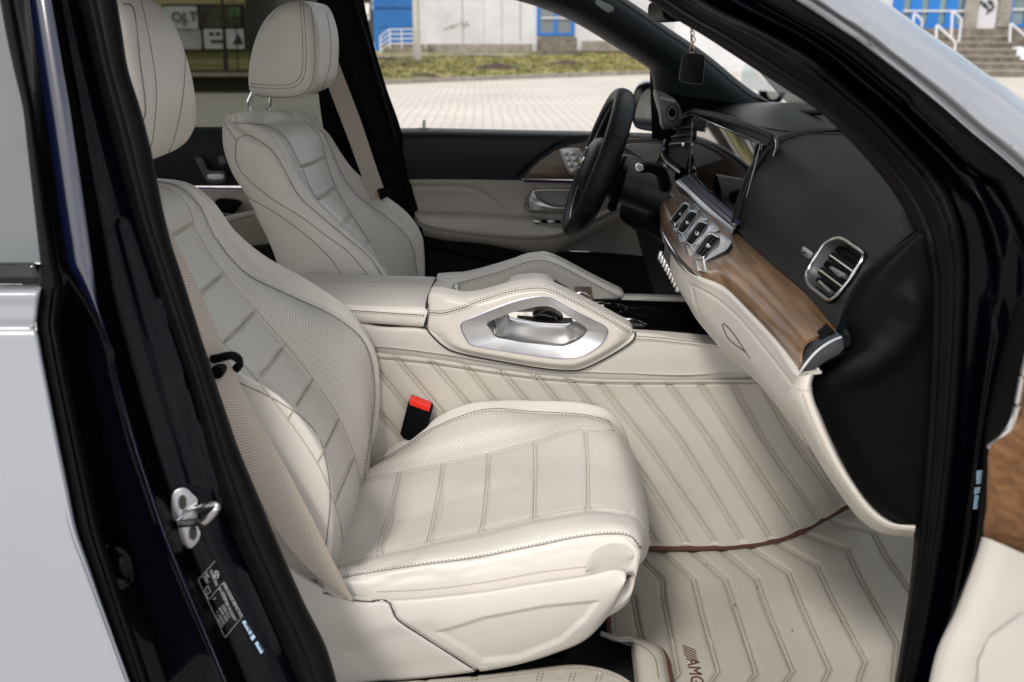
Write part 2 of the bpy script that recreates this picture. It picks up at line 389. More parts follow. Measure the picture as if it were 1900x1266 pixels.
M['satin'] = newmat('satin_metal', (.60, .60, .60), .34, metal=1)
M['brush'] = newmat('brushed_metal', (.58, .58, .59), .42, metal=1, var=.05, vscale=30)
M['strap'] = newmat('belt_webbing', (.40, .345, .29), .7)
M['brown'] = newmat('brown_trim', (.085, .03, .018), .6, bump=.4, bscale=600)
M['wood'] = woodmat('open_pore_wood', (.06, .030, .013), (.23, .135, .07), rough=.34, scale=1.6, coat=.35)
M['woodd'] = woodmat('door_wood', (.05, .03, .02), (.16, .095, .06), axis='X')
M['wood2'] = woodmat('near_door_wood', (.085, .038, .015), (.25, .125, .055), axis='Y', scale=1.5)
M['screen'] = newmat('screen_glass', (.004, .004, .006), .03, coat=1, spec=.8)
M['red'] = newmat('red_plastic', (.75, .02, .01), .35, emit=None)
M['purple'] = newmat('light_guide', (.12, .10, .30), .4)
M['blue_l'] = newmat('blue_light_guide', (.01, .01, .10), .3)
M['glass'] = glassmat('clear_glass', (.93, .97, .95), .8)
M['tint'] = glassmat('tinted_glass', (.17, .18, .16), .3)
M['dglass'] = newmat('dark_window', (.16, .19, .21), .05, coat=1)
M['print'] = newmat('white_print', (.30, .32, .33), .6)
M['sticker'] = newmat('pale_blue_sticker', (.36, .52, .70), .5)
M['mirror'] = newmat('mirror_glass', (.85, .87, .88), .02, metal=1)
M['grille'] = newmat('metal_grille', (.55, .55, .53), .35, metal=0, perf=(.006, .2, .35))
M['grilled'] = newmat('dark_grille', (.10, .10, .105), .4, metal=.8, perf=(.004, .25, .05))
# webbing weave
def weave():
    m = M['strap']; n = m.node_tree.nodes; l = m.node_tree.links; b = n['Principled BSDF']; t = n.new('ShaderNodeTexCoord')
    wv = n.new('ShaderNodeTexWave'); wv.bands_direction = 'X'; wv.inputs['Scale'].default_value = 80; wv.inputs['Distortion'].default_value = .6; l.new(t.outputs['UV'], wv.inputs['Vector'])
    r = n.new('ShaderNodeValToRGB'); r.color_ramp.elements[0].color = (.34, .29, .24, 1); r.color_ramp.elements[1].color = (.55, .485, .42, 1); l.new(wv.outputs['Fac'], r.inputs['Fac']); l.new(r.outputs[0], b.inputs['Base Color'])
    bp = n.new('ShaderNodeBump'); bp.inputs['Strength'].default_value = .5; bp.inputs['Distance'].default_value = .0005; l.new(wv.outputs['Fac'], bp.inputs['Height']); l.new(bp.outputs[0], b.inputs['Normal'])
weave()
# ================================================================ OUTSIDE
def gmat(name, c1, c2, scale, rough=.9, bump=.0, bd=.02, c3=None):
    m = bpy.data.materials.new(name); m.use_nodes = True; n = m.node_tree.nodes; l = m.node_tree.links; b = n['Principled BSDF']
    t = n.new('ShaderNodeTexCoord'); z = n.new('ShaderNodeTexNoise'); z.inputs['Scale'].default_value = scale; z.inputs['Detail'].default_value = 10; z.inputs['Roughness'].default_value = .65; l.new(t.outputs['Object'], z.inputs['Vector'])
    r = n.new('ShaderNodeValToRGB'); r.color_ramp.elements[0].position = .35; r.color_ramp.elements[1].position = .65; r.color_ramp.elements[0].color = (*c1, 1); r.color_ramp.elements[1].color = (*c2, 1)
    if c3: e = r.color_ramp.elements.new(.5); e.color = (*c3, 1)
    l.new(z.outputs['Fac'], r.inputs['Fac']); l.new(r.outputs['Color'], b.inputs['Base Color']); b.inputs['Roughness'].default_value = rough
    if bump:
        bp = n.new('ShaderNodeBump'); bp.inputs['Strength'].default_value = bump; bp.inputs['Distance'].default_value = bd; l.new(z.outputs['Fac'], bp.inputs['Height']); l.new(bp.outputs[0], b.inputs['Normal'])
    return m
def pavemat():
    m = gmat('block_paving', (.50, .46, .41), (.62, .58, .52), .35, .85); n = m.node_tree.nodes; l = m.node_tree.links; b = n['Principled BSDF']
    t = n.new('ShaderNodeTexCoord'); mp = n.new('ShaderNodeMapping'); mp.inputs['Rotation'].default_value = (0, 0, R(87)); l.new(t.outputs['Object'], mp.inputs[0])
    z = n.new('ShaderNodeTexNoise'); z.inputs['Scale'].default_value = .5; l.new(mp.outputs[0], z.inputs['Vector'])
    ad = n.new('ShaderNodeVectorMath'); ad.operation = 'MULTIPLY_ADD'; ad.inputs[1].default_value = (.16, .16, 0); l.new(z.outputs['Color'], ad.inputs[0]); l.new(mp.outputs[0], ad.inputs[2])
    br = n.new('ShaderNodeTexBrick'); br.inputs['Scale'].default_value = 1; br.inputs['Brick Width'].default_value = .4; br.inputs['Row Height'].default_value = .17; br.inputs['Mortar Size'].default_value = .018; br.inputs['Mortar Smooth'].default_value = .5
    l.new(ad.outputs[0], br.inputs['Vector'])
    old = b.inputs['Base Color'].links[0].from_socket; mx = n.new('ShaderNodeMix'); mx.data_type = 'RGBA'; l.new(br.outputs['Fac'], mx.inputs['Factor']); l.new(old, mx.inputs['A']); mx.inputs['B'].default_value = (.42, .385, .34, 1)
    l.new(mx.outputs['Result'], b.inputs['Base Color']); return m
M['pave'] = pavemat()
M['grass'] = gmat('dry_grass', (.075, .09, .025), (.42, .35, .16), 1.3, .95, 1.0, .15, (.24, .22, .08))
M['conc'] = gmat('concrete', (.20, .18, .155), (.36, .33, .29), 2.5, .9)
M['stair'] = gmat('stair_stone', (.09, .08, .065), (.24, .21, .175), 3, .9)
M['stairn'] = gmat('stair_nosing', (.24, .21, .18), (.38, .34, .29), 3, .9)
M['bwhite'] = gmat('white_render', (.52, .52, .545), (.72, .72, .74), .35, .8)
M['bblue'] = gmat('blue_cladding', (.012, .12, .38), (.02, .16, .46), .6, .5)
M['byel'] = gmat('ochre_render', (.34, .31, .16), (.43, .39, .21), .4, .85)
M['bframe'] = newmat('blue_frame', (.01, .17, .55), .4)
M['rail'] = newmat('white_rail', (.66, .66, .68), .4)
M['bark'] = newmat('bark', (.05, .04, .03), .9, var=.3)
M['earth'] = newmat('bare_earth', (.06, .045, .03), .95, var=.4, vscale=3)

def sheet(name, pts, m, kind='structure', n=2):
    p = Part(); v = np.array(pts, float); p.add(v, [tuple(range(len(v)))], m); return p.build(name, kind=kind)
# block paving to the horizon
gp = Part(); L = 420; gp.add([(-L, -L, 0), (L, -L, 0), (L, L, 0), (-L, L, 0)], [(0, 1, 2, 3)], M['pave']); gp.build('ground', kind='structure')
# kerb line and grass bank
k = [PG(-60, 176), PG(300, 173), PG(715, 157), PG(960, 147), PG(1208, 138), PG(1390, 131), PG(1560, 137)]
k = [np.array(q) for q in k]
kp = Part(); kk = lin(k, 60)
g = np.stack([kk + [0, -.12, 0], kk + [0, -.12, .12], kk + [0, .12, .13], kk + [0, .12, 0]]); kp.grid(g, M['conc']); kp.build('kerb', kind='structure')
ks = lin(k, 120); rows = []
for t in np.linspace(0, 1, 40):
    y2 = ks.copy(); y2[:, 1] = ks[:, 1] * (1 - t) + 58 * t; y2[:, 0] = ks[:, 0] * (1 + (58 / ks[:, 1] - 1) * t)
    y2[:, 2] = .11 + .40 * np.clip(t * 1.5, 0, 1) + .04 * np.sin(y2[:, 0] * .7 + 3 * t) * np.sin(t * 9) * t + np.random.uniform(-.025, .025, len(y2))
    rows.append(y2)
bank = Part(); G_ = np.array(rows); bank.grid(G_, M['grass']); bank.build('grass_bank', kind='structure')
def bank_z(x, y):
    d = (G_[..., 0] - x)**2 + (G_[..., 1] - y)**2; return G_.reshape(-1, 3)[d.argmin()][2]
# tufts on the bank: uncountable
tf = Part(); rs = np.random.RandomState(3); V = []; F = []
for q in range(14000):
    i, j = rs.randint(1, 24), rs.randint(20, 119); b = G_[i, j] + [rs.uniform(-.4, .4), rs.uniform(-.4, .4), 0]; a = rs.uniform(0, 3.14); h = rs.uniform(.03, .1); wd = rs.uniform(.03, .09)
    n0 = len(V); dx, dy = math.cos(a) * wd, math.sin(a) * wd
    V += [b + [-dx, -dy, -.02], b + [dx, dy, -.02], b + [rs.uniform(-.08, .08), rs.uniform(-.08, .08), h]]; F.append((n0, n0 + 1, n0 + 2))
tf.add(V, F, M['grass']); tf.build('grass', kind='stuff')
# thin path along the top of the bank
pa = Part(); a = np.array([P(640, 118, 43), P(800, 109, 45), P(980, 100, 47)]); a = lin(a, 20)
for q in a: q[2] = bank_z(q[0], q[1]) + .05
pa.grid(np.stack([a + [0, -.5, 0], a + [0, .5, .03]]), M['conc'], thick=.03); pa.build('path', kind='structure')
# mounds of earth on the bank
for (px, py, s_) in ((920, 112, .55), (1050, 108, .5), (790, 120, .35)):
    c = PG(px, py, .5); mo = Part(); g = []
    for t in np.linspace(0, 1, 7):
        th = np.linspace(0, 6.283, 14, endpoint=False); r = s_ * (1 - t**1.6) * (1 + .25 * np.sin(3 * th + px)); g.append(np.stack([c[0] + r * 1.7 * np.cos(th), c[1] + r * np.sin(th), np.full(14, bank_z(c[0], c[1]) - .05 + t * s_ * .5)], -1))
    mo.grid(np.array(g), M['earth'], closed_c=True); mo.build('earth_mound', kind='structure')

def wall(part, px0, px1, pyb, pyt, Y, m, depth=4.0, tilt=0.0):
    """box-shaped wing: front face at Y between two picture columns, base at pyb"""
    a = P(px0, pyb, Y); b = P(px1, pyb, Y + tilt); zt = P((px0 + px1) / 2, pyt, Y)[2]
    v = []
    for q in (a, b):
        for z in (0.0, zt): v.append((q[0], q[1], z))
    for q in (a, b):
        for z in (0.0, zt): v.append((q[0] * (1 + depth / Y), q[1] + depth, z))
    part.add(v, [(0, 2, 3, 1), (2, 6, 7, 3), (6, 4, 5, 7), (4, 0, 1, 5), (1, 3, 7, 5)], m); return a, b, zt
def qbox(part, px0, py0, px1, py1, Y, m, dep=.1, proud=0.0):
    a = P(px0, py0, Y - proud); b = P(px1, py1, Y - proud)
    part.box([(a[0] + b[0]) / 2, a[1] + dep / 2, (a[2] + b[2]) / 2], [abs(b[0] - a[0]), dep, abs(a[2] - b[2])], m)

# --- white building with blue wing and blue entrance
Yb = 50.0
hall = thing('hall_building', 'low white rendered hall with a blue clad wing and blue entrance door', 'building', (P(950, 95, Yb)[0], Yb, 0))
p = Part(); wall(p, 790, 1330, 96, -130, Yb, M['bwhite'])
p.build('wall', hall)
p = Part(); qbox(p, 789, 82, 1000, 99, Yb, M['conc'], .2, .25); qbox(p, 1080, 76, 1330, 95, Yb, M['conc'], .2, .25); p.build('plinth', hall)
p = Part()
for x in (857, 897, 930, 965): qbox(p, x, -100, x + 1.2, 80, Yb, M['conc'], .03, .02)
p.build('panel_joint', hall)
p = Part(); wall(p, 695, 779, 96, -130, Yb + 4, M['bblue']); p.build('blue_wing', hall, label='bright blue clad wing left of the white pole')
p = Part()
for x in (712, 730, 748, 766): qbox(p, x - 18, 14 + 0 * x, x, 15, Yb + 4, M['gap'], .03, .02)
for y in (-20, 16, 50): qbox(p, 697, y, 778, y + 1, Yb + 4, newmat('blue_joint', (.01, .08, .28), .6), .03, .02)
p.build('cladding_joint', hall)
p = Part(); wall(p, 779, 790, 96, -130, Yb + 1, M['bwhite'], 3); p.build('corner_post', hall)
def doorset(root, px0, px1, pyt, pyb, Y, nleaf, fw=3.0, glass=None):
    p = Part()
    qbox(p, px0, pyt, px1, pyb, Y, glass or M['dglass'], .1, .04); fr = Part()
    for k_ in range(nleaf + 1):
        x = px0 + (px1 - px0) * k_ / nleaf; qbox(fr, x - fw / 2, pyt, x + fw / 2, pyb, Y, M['bframe'], .12, .12)
    qbox(fr, px0 + fw / 2, pyb - fw, px1 - fw / 2, pyb, Y, M['bframe'], .12, .11); qbox(fr, px0 + fw / 2, pyt, px1 - fw / 2, pyt + 1.5, Y, M['bframe'], .12, .11)
    o = fr.build('door', root, label='blue framed glass door'); p.build('door_glass', o)
    b = Part(); qbox(b, px0 + fw, pyb - 34, px1 - fw, pyb - 31, Y, M['rail'], .05, .16); b.build('push_bar', o)
doorset(hall, 999, 1063, -60, 66, Yb, 2, 5)
# stairs to the door (own thing)
def stairs(name, label, px0, px1, pyt, pyb, Y, n, side=None, flare=0.0):
    t = thing(name, label, 'stairs', tuple(P((px0 + px1) / 2, pyb, Y - n * .32 * .5) * [1, 1, 0]))
    zt = P(0, pyt, Y)[2]; zb = P(0, pyb, Y)[2]
    for k_ in range(n):
        z = zt - (zt - zb) * (k_ + 1) / n * .999; y = Y - .32 * (k_ + 1)
        a = P(px0 - flare * k_, pyb, Y)[0]; b = P(px1 + flare * k_, pyb, Y)[0]; z1 = zt - (zt - zb) * k_ / n
        q = Part(); q.box([(a + b) / 2, y + .16, (z1 - .03) / 2], [b - a, .318, z1 - .03], M['stair'])
        q.box([(a + b) / 2, y + .15, z1 - .014], [b - a + .02, .35, .03], M['stairn']); q.build('step', t)
    return t
stairs('entrance_stairs', 'small flight of dark stone steps up to the blue door of the white hall', 996, 1072, 70, 95, Yb - .4, 6)
# --- white pole
p = Part(); b = P(774, 104, 42.0); p.tube([(b[0], b[1], 0), (b[0], b[1], 4), (b[0], b[1], 8.5)], [.15, .13, .11], M['conc'], 12)
p.tube([(b[0], b[1], .1), (b[0], b[1], .9)], [.19, .17], M['conc'], 12); M['pole'] = newmat('pole_paint', (.58, .55, .50), .7, var=.12, vscale=3); p.mats = [M['pole']]
p.build('lamp_pole', label='pale round concrete pole on the grass in front of the blue wing', cat_='pole')
# --- ramp railing
def railing(name, label, pts, Y, nbar=3, m=None, r=.03, post=None, drop=1.0, bz=None):
    t = thing(name, label, 'railing', tuple(P(pts[0][0], pts[0][1], Y) * [1, 1, 0])); w_ = [P(a_, b_, Y) for a_, b_ in pts]
    for k_ in range(nbar):
        p = Part(); p.tube(lin([q - [0, 0, k_ * drop / max(nbar, 1)] for q in w_], 30), r, M['rail'], 6); p.build('rail', t)
    for q in lin(w_, post or 5):
        p = Part(); p.tube([q, q - [0, 0, drop]], r * 1.1, M['rail'], 6); p.build('post', t)
    return t
railing('ramp_railing', 'white tube railing of the ramp beside the blue wing, left of the pale pole', [(705, 68), (722, 55), (789, 54)], Yb - 1, 4, post=5, drop=.85)
p = Part(); a = P(705, 96, Yb - .7); b = P(795, 88, Yb - .7); p.box([(a[0] + b[0]) / 2, a[1] + .4, .45], [b[0] - a[0], .8, .9], M['conc']); p.build('ramp', kind='structure')
railing('stair_railing', 'thin white handrail post on the left of the small stone steps', [(990, 52), (994, 54)], Yb - 2.2, 1, post=2, drop=1.0)
railing('stair_railing', 'thin white handrail post on the right of the small stone steps', [(1073, 52), (1077, 54)], Yb - 2.2, 1, post=2, drop=1.0)
# graffiti squiggle on the white wall
p = Part(); rs = np.random.RandomState(5)
for cx, cy, wd in ((838, 50, 14), (862, 45, 9)):
    pts = [P(cx - wd + 2 * wd * t + rs.uniform(-2, 2), cy + rs.uniform(-6, 6), Yb - .02) for t in np.linspace(0, 1, 9)]; p.tube(cat(pts, 50), .018, M['conc'], 4)
p.build('graffiti', hall)

# --- ochre building on the left with a billboard
yel = thing('ochre_building', 'ochre yellow rendered building seen through the rear window', 'building', (P(300, 116, 32)[0], 32, 0))
p = Part(); wall(p, -700, 463, 116, -260, 32, M['byel']); p.build('wall', yel)
p = Part(); wall(p, 463, 640, 116, -260, 33.5, gmat('grey_render', (.17, .17, .18), (.24, .235, .25), .8)); p.build('grey_wing', yel, label='grey wing of the ochre building')
p = Part(); wall(p, -700, 640, 138, 137, 25.5, newmat('dark_block', (.03, .024, .018), .8, var=.5, vscale=4), 3); 
for y_ in (144, 150, 156, 162): qbox(p, -300, y_, 620, y_ + 1.0, 25.5, M['stair'], .05, .03)
a, b = P(-700, 138, 25.4), P(640, 138, 25.4); p.box([(a[0] + b[0]) / 2, 25.5, a[2]], [b[0] - a[0], .5, .07], M['stairn'])
p.build('terrace_wall', label='dark low terrace wall with a pale coping below the ochre building', cat_='wall')
p = Part(); a = P(-700, 134, 25.8); b = P(640, 134, 25.8)
g = np.array([[(a[0] + (b[0] - a[0]) * t, 28.3 + (33 - 28.3) * s_, P(0, 133, 28.3)[2] * (1 - s_) + P(0, 114, 32)[2] * s_) for t in np.linspace(0, 1, 30)] for s_ in (0, .3, .6, 1)]); p.grid(g, M['grass']); p.build('lawn', kind='structure')
# billboard
bb = thing('billboard', 'wide framed billboard with pictures and lettering on the ochre building', 'billboard', tuple(P(380, 93, 31.8)))
p = Part(); qbox(p, 300, 8, 457, 94, 31.8, M['gap'], .12, .05); p.build('frame', bb)
white = newmat('poster_white', (.52, .55, .58), .6, var=.06, vscale=1.2); dk = gmat('poster_photo', (.02, .035, .04), (.10, .11, .08), .9, .6, c3=(.05, .05, .02)); gr = gmat('poster_green', (.02, .12, .04), (.25, .35, .12), 1.5, .6); wb = gmat('poster_mixed', (.55, .58, .62), (.18, .12, .10), 1.1, .6)
for (x0, y0, x1, y1, m_, nm) in ((302, 12, 368, 54, white, 'poster'), (369.5, 12, 447, 50, dk, 'poster'), (302, 56, 375, 92, wb, 'poster'), (377, 54, 454, 91, white, 'poster')):
    p = Part(); qbox(p, x0, y0, x1, y1, 31.8, m_, .03, .09)
    if m_ is dk: qbox(p, 425, 14, 446, 32, 31.8, gr, .03, .11)
    if y0 == 54:
        c = [(441, 62), (446, 72), (451, 82), (432, 82), (437, 72)]; p.slab([P(a_, b_, 31.68) for a_, b_ in c], (0, .03, 0), newmat('poster_navy', (.01, .012, .04), .6))
        for a_ in (388, 400): qbox(p, a_, 60, a_ + 8, 66, 31.8, M['gap'], .03, .11); qbox(p, a_ + 3, 74, a_ + 14, 80, 31.8, M['earth'], .03, .11)
    o = p.build(nm, bb)
p = Part(); v, f = text('OJ.TV', None, (P(318, 40, 31.66), (1, 0, 0), (0, 0, 1)), .42, 't', None, ext=.01); p.add(v, f, newmat('poster_ink', (.10, .04, .05), .6)); p.build('lettering', bb)

# --- bare trees
def tree(px, py, Y, h, label, seed):
    t = thing('bare_tree', label, 'tree', tuple(P(px, py, Y))); rs = np.random.RandomState(seed); b = np.array(t.location)
    tr = Part(); tr.tube(lin([b - [0, 0, .3], b + [.05, 0, h * .4], b + [0, 0, h]], 8), np.linspace(.07, .02, 8) * h / 4, M['bark'], 7); tr.build('trunk', t)
    cr_ = Part()
    def br(o, d, ln, r, dep):
        e = o + d * ln; m_ = (o + e) / 2 + rs.normal(size=3) * ln * .08; cr_.tube(cat([o, m_, e], 5), np.linspace(r, r * .5, 5), M['bark'], 4, cap=False)
        if dep:
            for _ in range(4):
                d2 = d + rs.normal(size=3) * .5; d2[2] = abs(d2[2]) * .7 + .15; d2 /= np.linalg.norm(d2); br(o + (e - o) * rs.uniform(.4, 1), d2, ln * .68, r * .5, dep - 1)
    for q in range(9):
        d = rs.normal(size=3); d[2] = abs(d[2]) + .5; d /= np.linalg.norm(d); br(b + [0, 0, h * rs.uniform(.35, .95)], d, h * .32, .018 * h / 4, 3)
    cr_.build('crown', t)
tree(418, 115, 27.5, 3.6, 'small bare tree standing in front of the billboard', 1)
tree(440, 118, 29.0, 1.4, 'low bare shrub right of the small bare tree below the billboard', 4)
for i_, (px, Y) in enumerate(((676, 70), (690, 84), (664, 78))):
    tree(px, 92, Y, 9, ['bare tree beyond the blue wing, nearest to its edge', 'bare tree beyond the blue wing, tallest and farthest back', 'bare tree beyond the blue wing, closest to the dark door pillar'][i_], 10 + i_)
# dark wooded horizon
p = Part(); rs = np.random.RandomState(9); V = []; F = []
for q in range(7000):
    a_ = rs.uniform(-1.2, 1.5); d = rs.uniform(150, 175); z = abs(rs.normal()) * 4.5; c = np.array([math.sin(a_) * d, math.cos(a_) * d, z]); s_ = rs.uniform(.5, 1.6); n0 = len(V)
    u = rs.normal(size=3) * s_; v_ = rs.normal(size=3) * s_; V += [c + u, c + v_, c - u * .6 - v_ * .5]; F.append((n0, n0 + 1, n0 + 2))
p.add(V, F, newmat('far_wood', (.085, .075, .065), .9, var=.4, vscale=.2)); p.build('woodland', kind='stuff')

# --- right hand building with wide stairs
gal = thing('shop_building', 'white building with tall blue framed glazing above the wide stone stairs', 'building', (P(1800, 90, 40)[0], 40, 0))
Yg = 40.0
p = Part(); wall(p, 1250, 2300, 66, -200, Yg, M['bwhite']); p.build('wall', gal)
p = Part(); wall(p, 1560, 2300, 54, 53, Yg - 1.6, M['stair'], 1.7); p.build('plinth', gal)
gl = newmat('shop_glass', (.13, .20, .21), .05, coat=1, var=.5, vscale=.6)
doorset(gal, 1669, 1802, -60, 53, Yg, 4, 7, gl)
doorset(gal, 1874, 1960, -60, 50, Yg, 2, 5, gl)
p = Part(); qbox(p, 1803, -80, 1811, 54, Yg, M['conc'], .2, .2); qbox(p, 1868, -80, 1873, 50, Yg, M['conc'], .2, .2); p.build('pilaster', gal)
p = Part(); ink = newmat('graffiti_ink', (.03, .03, .035), .7)
for st in ([(1815, 12), (1821, 2), (1824, 8), (1829, 13), (1827, 4)], [(1832, 3), (1838, 1), (1836, 7), (1842, 8), (1841, 1)], [(1830, 10), (1837, 20), (1844, 13)], [(1830, 26), (1838, 18), (1846, 10)], [(1852, 0), (1856, 5), (1853, 9)]):
    p.tube(cat([P(a_, b_, Yg - .05) for a_, b_ in st], 24), .03, ink, 4)
p.build('graffiti', gal, label='black scrawled letters on the white wall')
t = thing('wide_stairs', 'wide worn stone stairs with pale nosings at the upper right', 'stairs', tuple(P(1850, 128, 36) * [1, 1, 0]))
lines = [(82, 1740, 1872), (90, 1755, 1878), (99, 1770, 1886), (108, 1785, 1893), (119, 1800, 1905), (127, 1810, 1915)]
zt = P(0, 66, Yg - 1.2)[2]
for i_, (py, xa, xb) in enumerate(lines):
    zf = zt * (1 - (i_) / len(lines)); 
    y = Yg - 1.7 - .55 * (i_ + 1); a = P(1560, py, y)[0]; b = P(xb, py, y)[0]
    q = Part(); q.box([(a + b) / 2, y + .27, (zf - .04) / 2], [b - a, .545, zf - .04], M['stair']); q.box([(a + b) / 2, y + .26, zf - .02], [b - a + .02, .58, .04], M['stairn']); q.build('step', t)
for lab, pts, fy in (('white bent handrail at the top of the wide stairs, leftmost', [(1697, 25), (1711, 38), (1710, 52)], Yg - 1.8), ('white bent handrail at the top of the wide stairs in front of the middle glazing', [(1768, 21), (1784, 36), (1779, 78)], Yg - 2.4), ('white bent handrail lowest on the wide stairs, ending at the white roof edge', [(1739, 47), (1773, 79), (1771, 96)], Yg - 4.2), ('white bent handrail at the right edge of the wide stairs', [(1876, 44), (1906, 70), (1905, 90)], Yg - 2.4)):
    t = thing('handrail', lab, 'handrail', tuple(P(pts[2][0], pts[2][1], fy))); p = Part(); p.tube([P(a_, b_, fy) for a_, b_ in pts], .045, M['rail'], 8); p.build('rail', t)
    p = Part(); a = P(pts[0][0] - 1, pts[0][1], fy); c = P(pts[0][0] - 3, pts[2][1] - 8 if pts[0][0] != 1876 else 84, fy); p.tube([a, c], .045, M['rail'], 8); p.build('post', t)
p = Part(); c = P(1890, 97, 37.3); g = []
for tt in np.linspace(0, 1, 6): th = np.linspace(0, 6.283, 14, endpoint=False); rr = .45 * (1 - tt**2)**.5 * (1 + .2 * np.sin(th * 3)); g.append(np.stack([c[0] + rr * 1.5 * np.cos(th), c[1] + rr * np.sin(th), np.full(14, c[2] - .25 + .45 * tt)], -1))
p.grid(np.array(g), M['bwhite'], closed_c=True); p.build('boulder', label='pale white boulder at the right end of the wide stairs', cat_='boulder')

# --- light car seen through the windscreen
def parked_car(px, py, Y):
    o = PG(px, py); t = thing('parked_car', 'silver hatchback parked beyond the windscreen', 'car', (o[0], o[1], 0)); ang = R(25); ca, sa = math.cos(ang), math.sin(ang)
    def W(x, y, z): return (o[0] + ca * x - sa * y, o[1] + sa * x + ca * y, z)
    prof = [(0, .35), (0, .75), (.25, .92), (1.0, 1.02), (1.7, 1.42), (3.0, 1.45), (3.9, 1.1), (4.1, .8), (4.1, .35)]
    sil = newmat('silver_paint', (.45, .50, .52), .25, metal=.3, coat=1); p = Part(); pr = cat(prof, 40)
    g = np.array([[W(x, y, z * (1 if abs(y) < .5 else .985)) for x, z in pr] for y in (-.8, -.7, 0, .7, .8)]); p.grid(g, sil)
    for y in (-.8, .8): p.add([W(x, y, z * .985) for x, z in pr], [tuple(range(len(pr)))], sil)
    p.build('body', t)
    for x in (.75, 3.25):
        for y in (-.82, .72):
            q = Part(); c = np.array([W(x, y + a_, .31) for a_ in (0, .1)]); q.tube(c, [.31, .31], M['rubber'], 20); wl = q.build('wheel', t); h = Part(); c = np.array([W(x, y + a_, .31) for a_ in (-.01, .11)]); h.tube(c, [.18, .18], M['satin'], 12); h.build('hub_cap', wl)
    for y in (-.805, .805):
        q = Part(); q.slab([W(a_, y, b_) for a_, b_ in ((1.15, 1.0), (1.75, 1.33), (2.95, 1.36), (3.6, 1.04))], np.array(W(0, .01 * np.sign(-y), 0)) - np.array(W(0, 0, 0)), M['dglass']); q.build('window', t)
parked_car(1419, 203, 20)
# ================================================================ THE CAR
car = thing('car', 'pale silvery car with cream leather interior seen through its open front passenger doorway', 'car', (0, 1.9, 0))
# ---- shell: floor, roof, bulkheads (keeps daylight out where the real car does)
p = Part()
p.box([0.0, 1.93, .40], [3.6, 1.55, .06], M['carpet']); p.build('floor_pan', car)
p = Part(); g = grid([[(x, y, 1.70 + .05 * math.cos((y - 1.93) / .62 * 1.5) + .0 * x) for x in (-1.7, -.6, .15)] for y in np.linspace(1.28, 2.58, 7)], 20, 12, world=True)
p.grid(g, M['white'], thick=.05, back=M['carpet']); p.build('roof', car)
p = Part(); p.box([-1.95, 1.93, .95], [.06, 1.5, 1.1], M['carpet']); p.build('rear_bulkhead', car)
p = Part(); p.box([1.25, 1.93, .8], [.05, 1.5, .9], M['carpet']); p.build('firewall', car)
p = Part(); 
g = grid([[(x, y, 1.26) for x in (.80, 1.9)] for y in (1.2, 1.93, 2.7)], 6, 6, world=True); g[..., 2] -= .06 + .08 * ((g[..., 0] - .8) / 1.1)**2; p.grid(g, M['white'], thick=.03); p.build('bonnet', car)
# windscreen
p = Part(); a0 = np.array([(.70, y, 1.24) for y in np.linspace(1.27, 2.64, 6)]); a1 = np.array([(.02, y, 1.71) for y in np.linspace(1.42, 2.5, 6)])
a0[:, 0] += .10 * np.sin(np.linspace(0, math.pi, 6)); a1[:, 0] += .06 * np.sin(np.linspace(0, math.pi, 6))
p.grid(cat(np.stack([a0, (a0 + a1) / 2 + [.02, 0, .02], a1]), 8), M['glass']); p.build('windscreen', car)

# ---- SEATS
def shift(v, Y): v = v.copy(); v[..., 1] = Y; return v
def seat_back(part, E, G, H, Yc, dv, dg, dh, wedge, S=None, top_rows=False):
    e = np.array([P(a, b, Yc + dv) for a, b in E]); g_ = np.array([P(a, b, Yc + dg) for a, b in G]); h = np.array([P(a, b, Yc + dh) for a, b in H])
    s_ = np.array([P(a, b, Yc - dh) for a, b in S]) if S else shift(h, Yc - dh) + [-wedge, 0, -.01]
    f = (e + g_) / 2 + [.012, 0, .004]; f[:, 1] = Yc + (dv + dg) / 2 
    hb = h + [-.05, .0, .0]; hb2 = shift(s_, Yc + dh) ; hb2[:, 1] -= .0
    mid = shift(e, Yc) + [.006, 0, 0]
    A = shift(h, Yc - dh); ab = shift(hb, Yc - dh - .004)
    cols = [shift(s_, Yc - dh + .02), shift(s_ + [.03, 0, 0], Yc - dh - .006), (shift(s_, Yc - dh) + ab) / 2 + [0, -.012, 0], ab, A, shift((g_ + h) / 2, Yc - (dg + dh) / 2) + [.008, 0, 0], shift(g_, Yc - dg), shift(f, Yc - (dv + dg) / 2), shift(e, Yc - dv), mid, e, f, g_, (g_ + h) / 2 + [.008, 0, 0], h, hb + [0, .004, 0], hb2 + [.03, .006, 0], hb2 + [0, -.02, 0]]
    G3 = np.stack(cols, 1)      # rows x columns
    if top_rows:
        r0 = G3[0]; tx = np.minimum(0, s_[0, 0] - r0[:, 0])[:, None] * np.array([1.0, 0, 0])
        G3 = np.concatenate([(r0 + tx + [0, 0, -.10])[None], (r0 + tx * .97 + [0, 0, -.01])[None], (r0 + tx * .5 + [0, 0, .010])[None], G3])
    nc = 18; g = cat(G3, 240); g = np.swapaxes(cat(np.swapaxes(g, 0, 1), 17 * 14 + 1), 0, 1)
    return g, e, g_, shift(e, Yc - dv), shift(g_, Yc - dg), nc
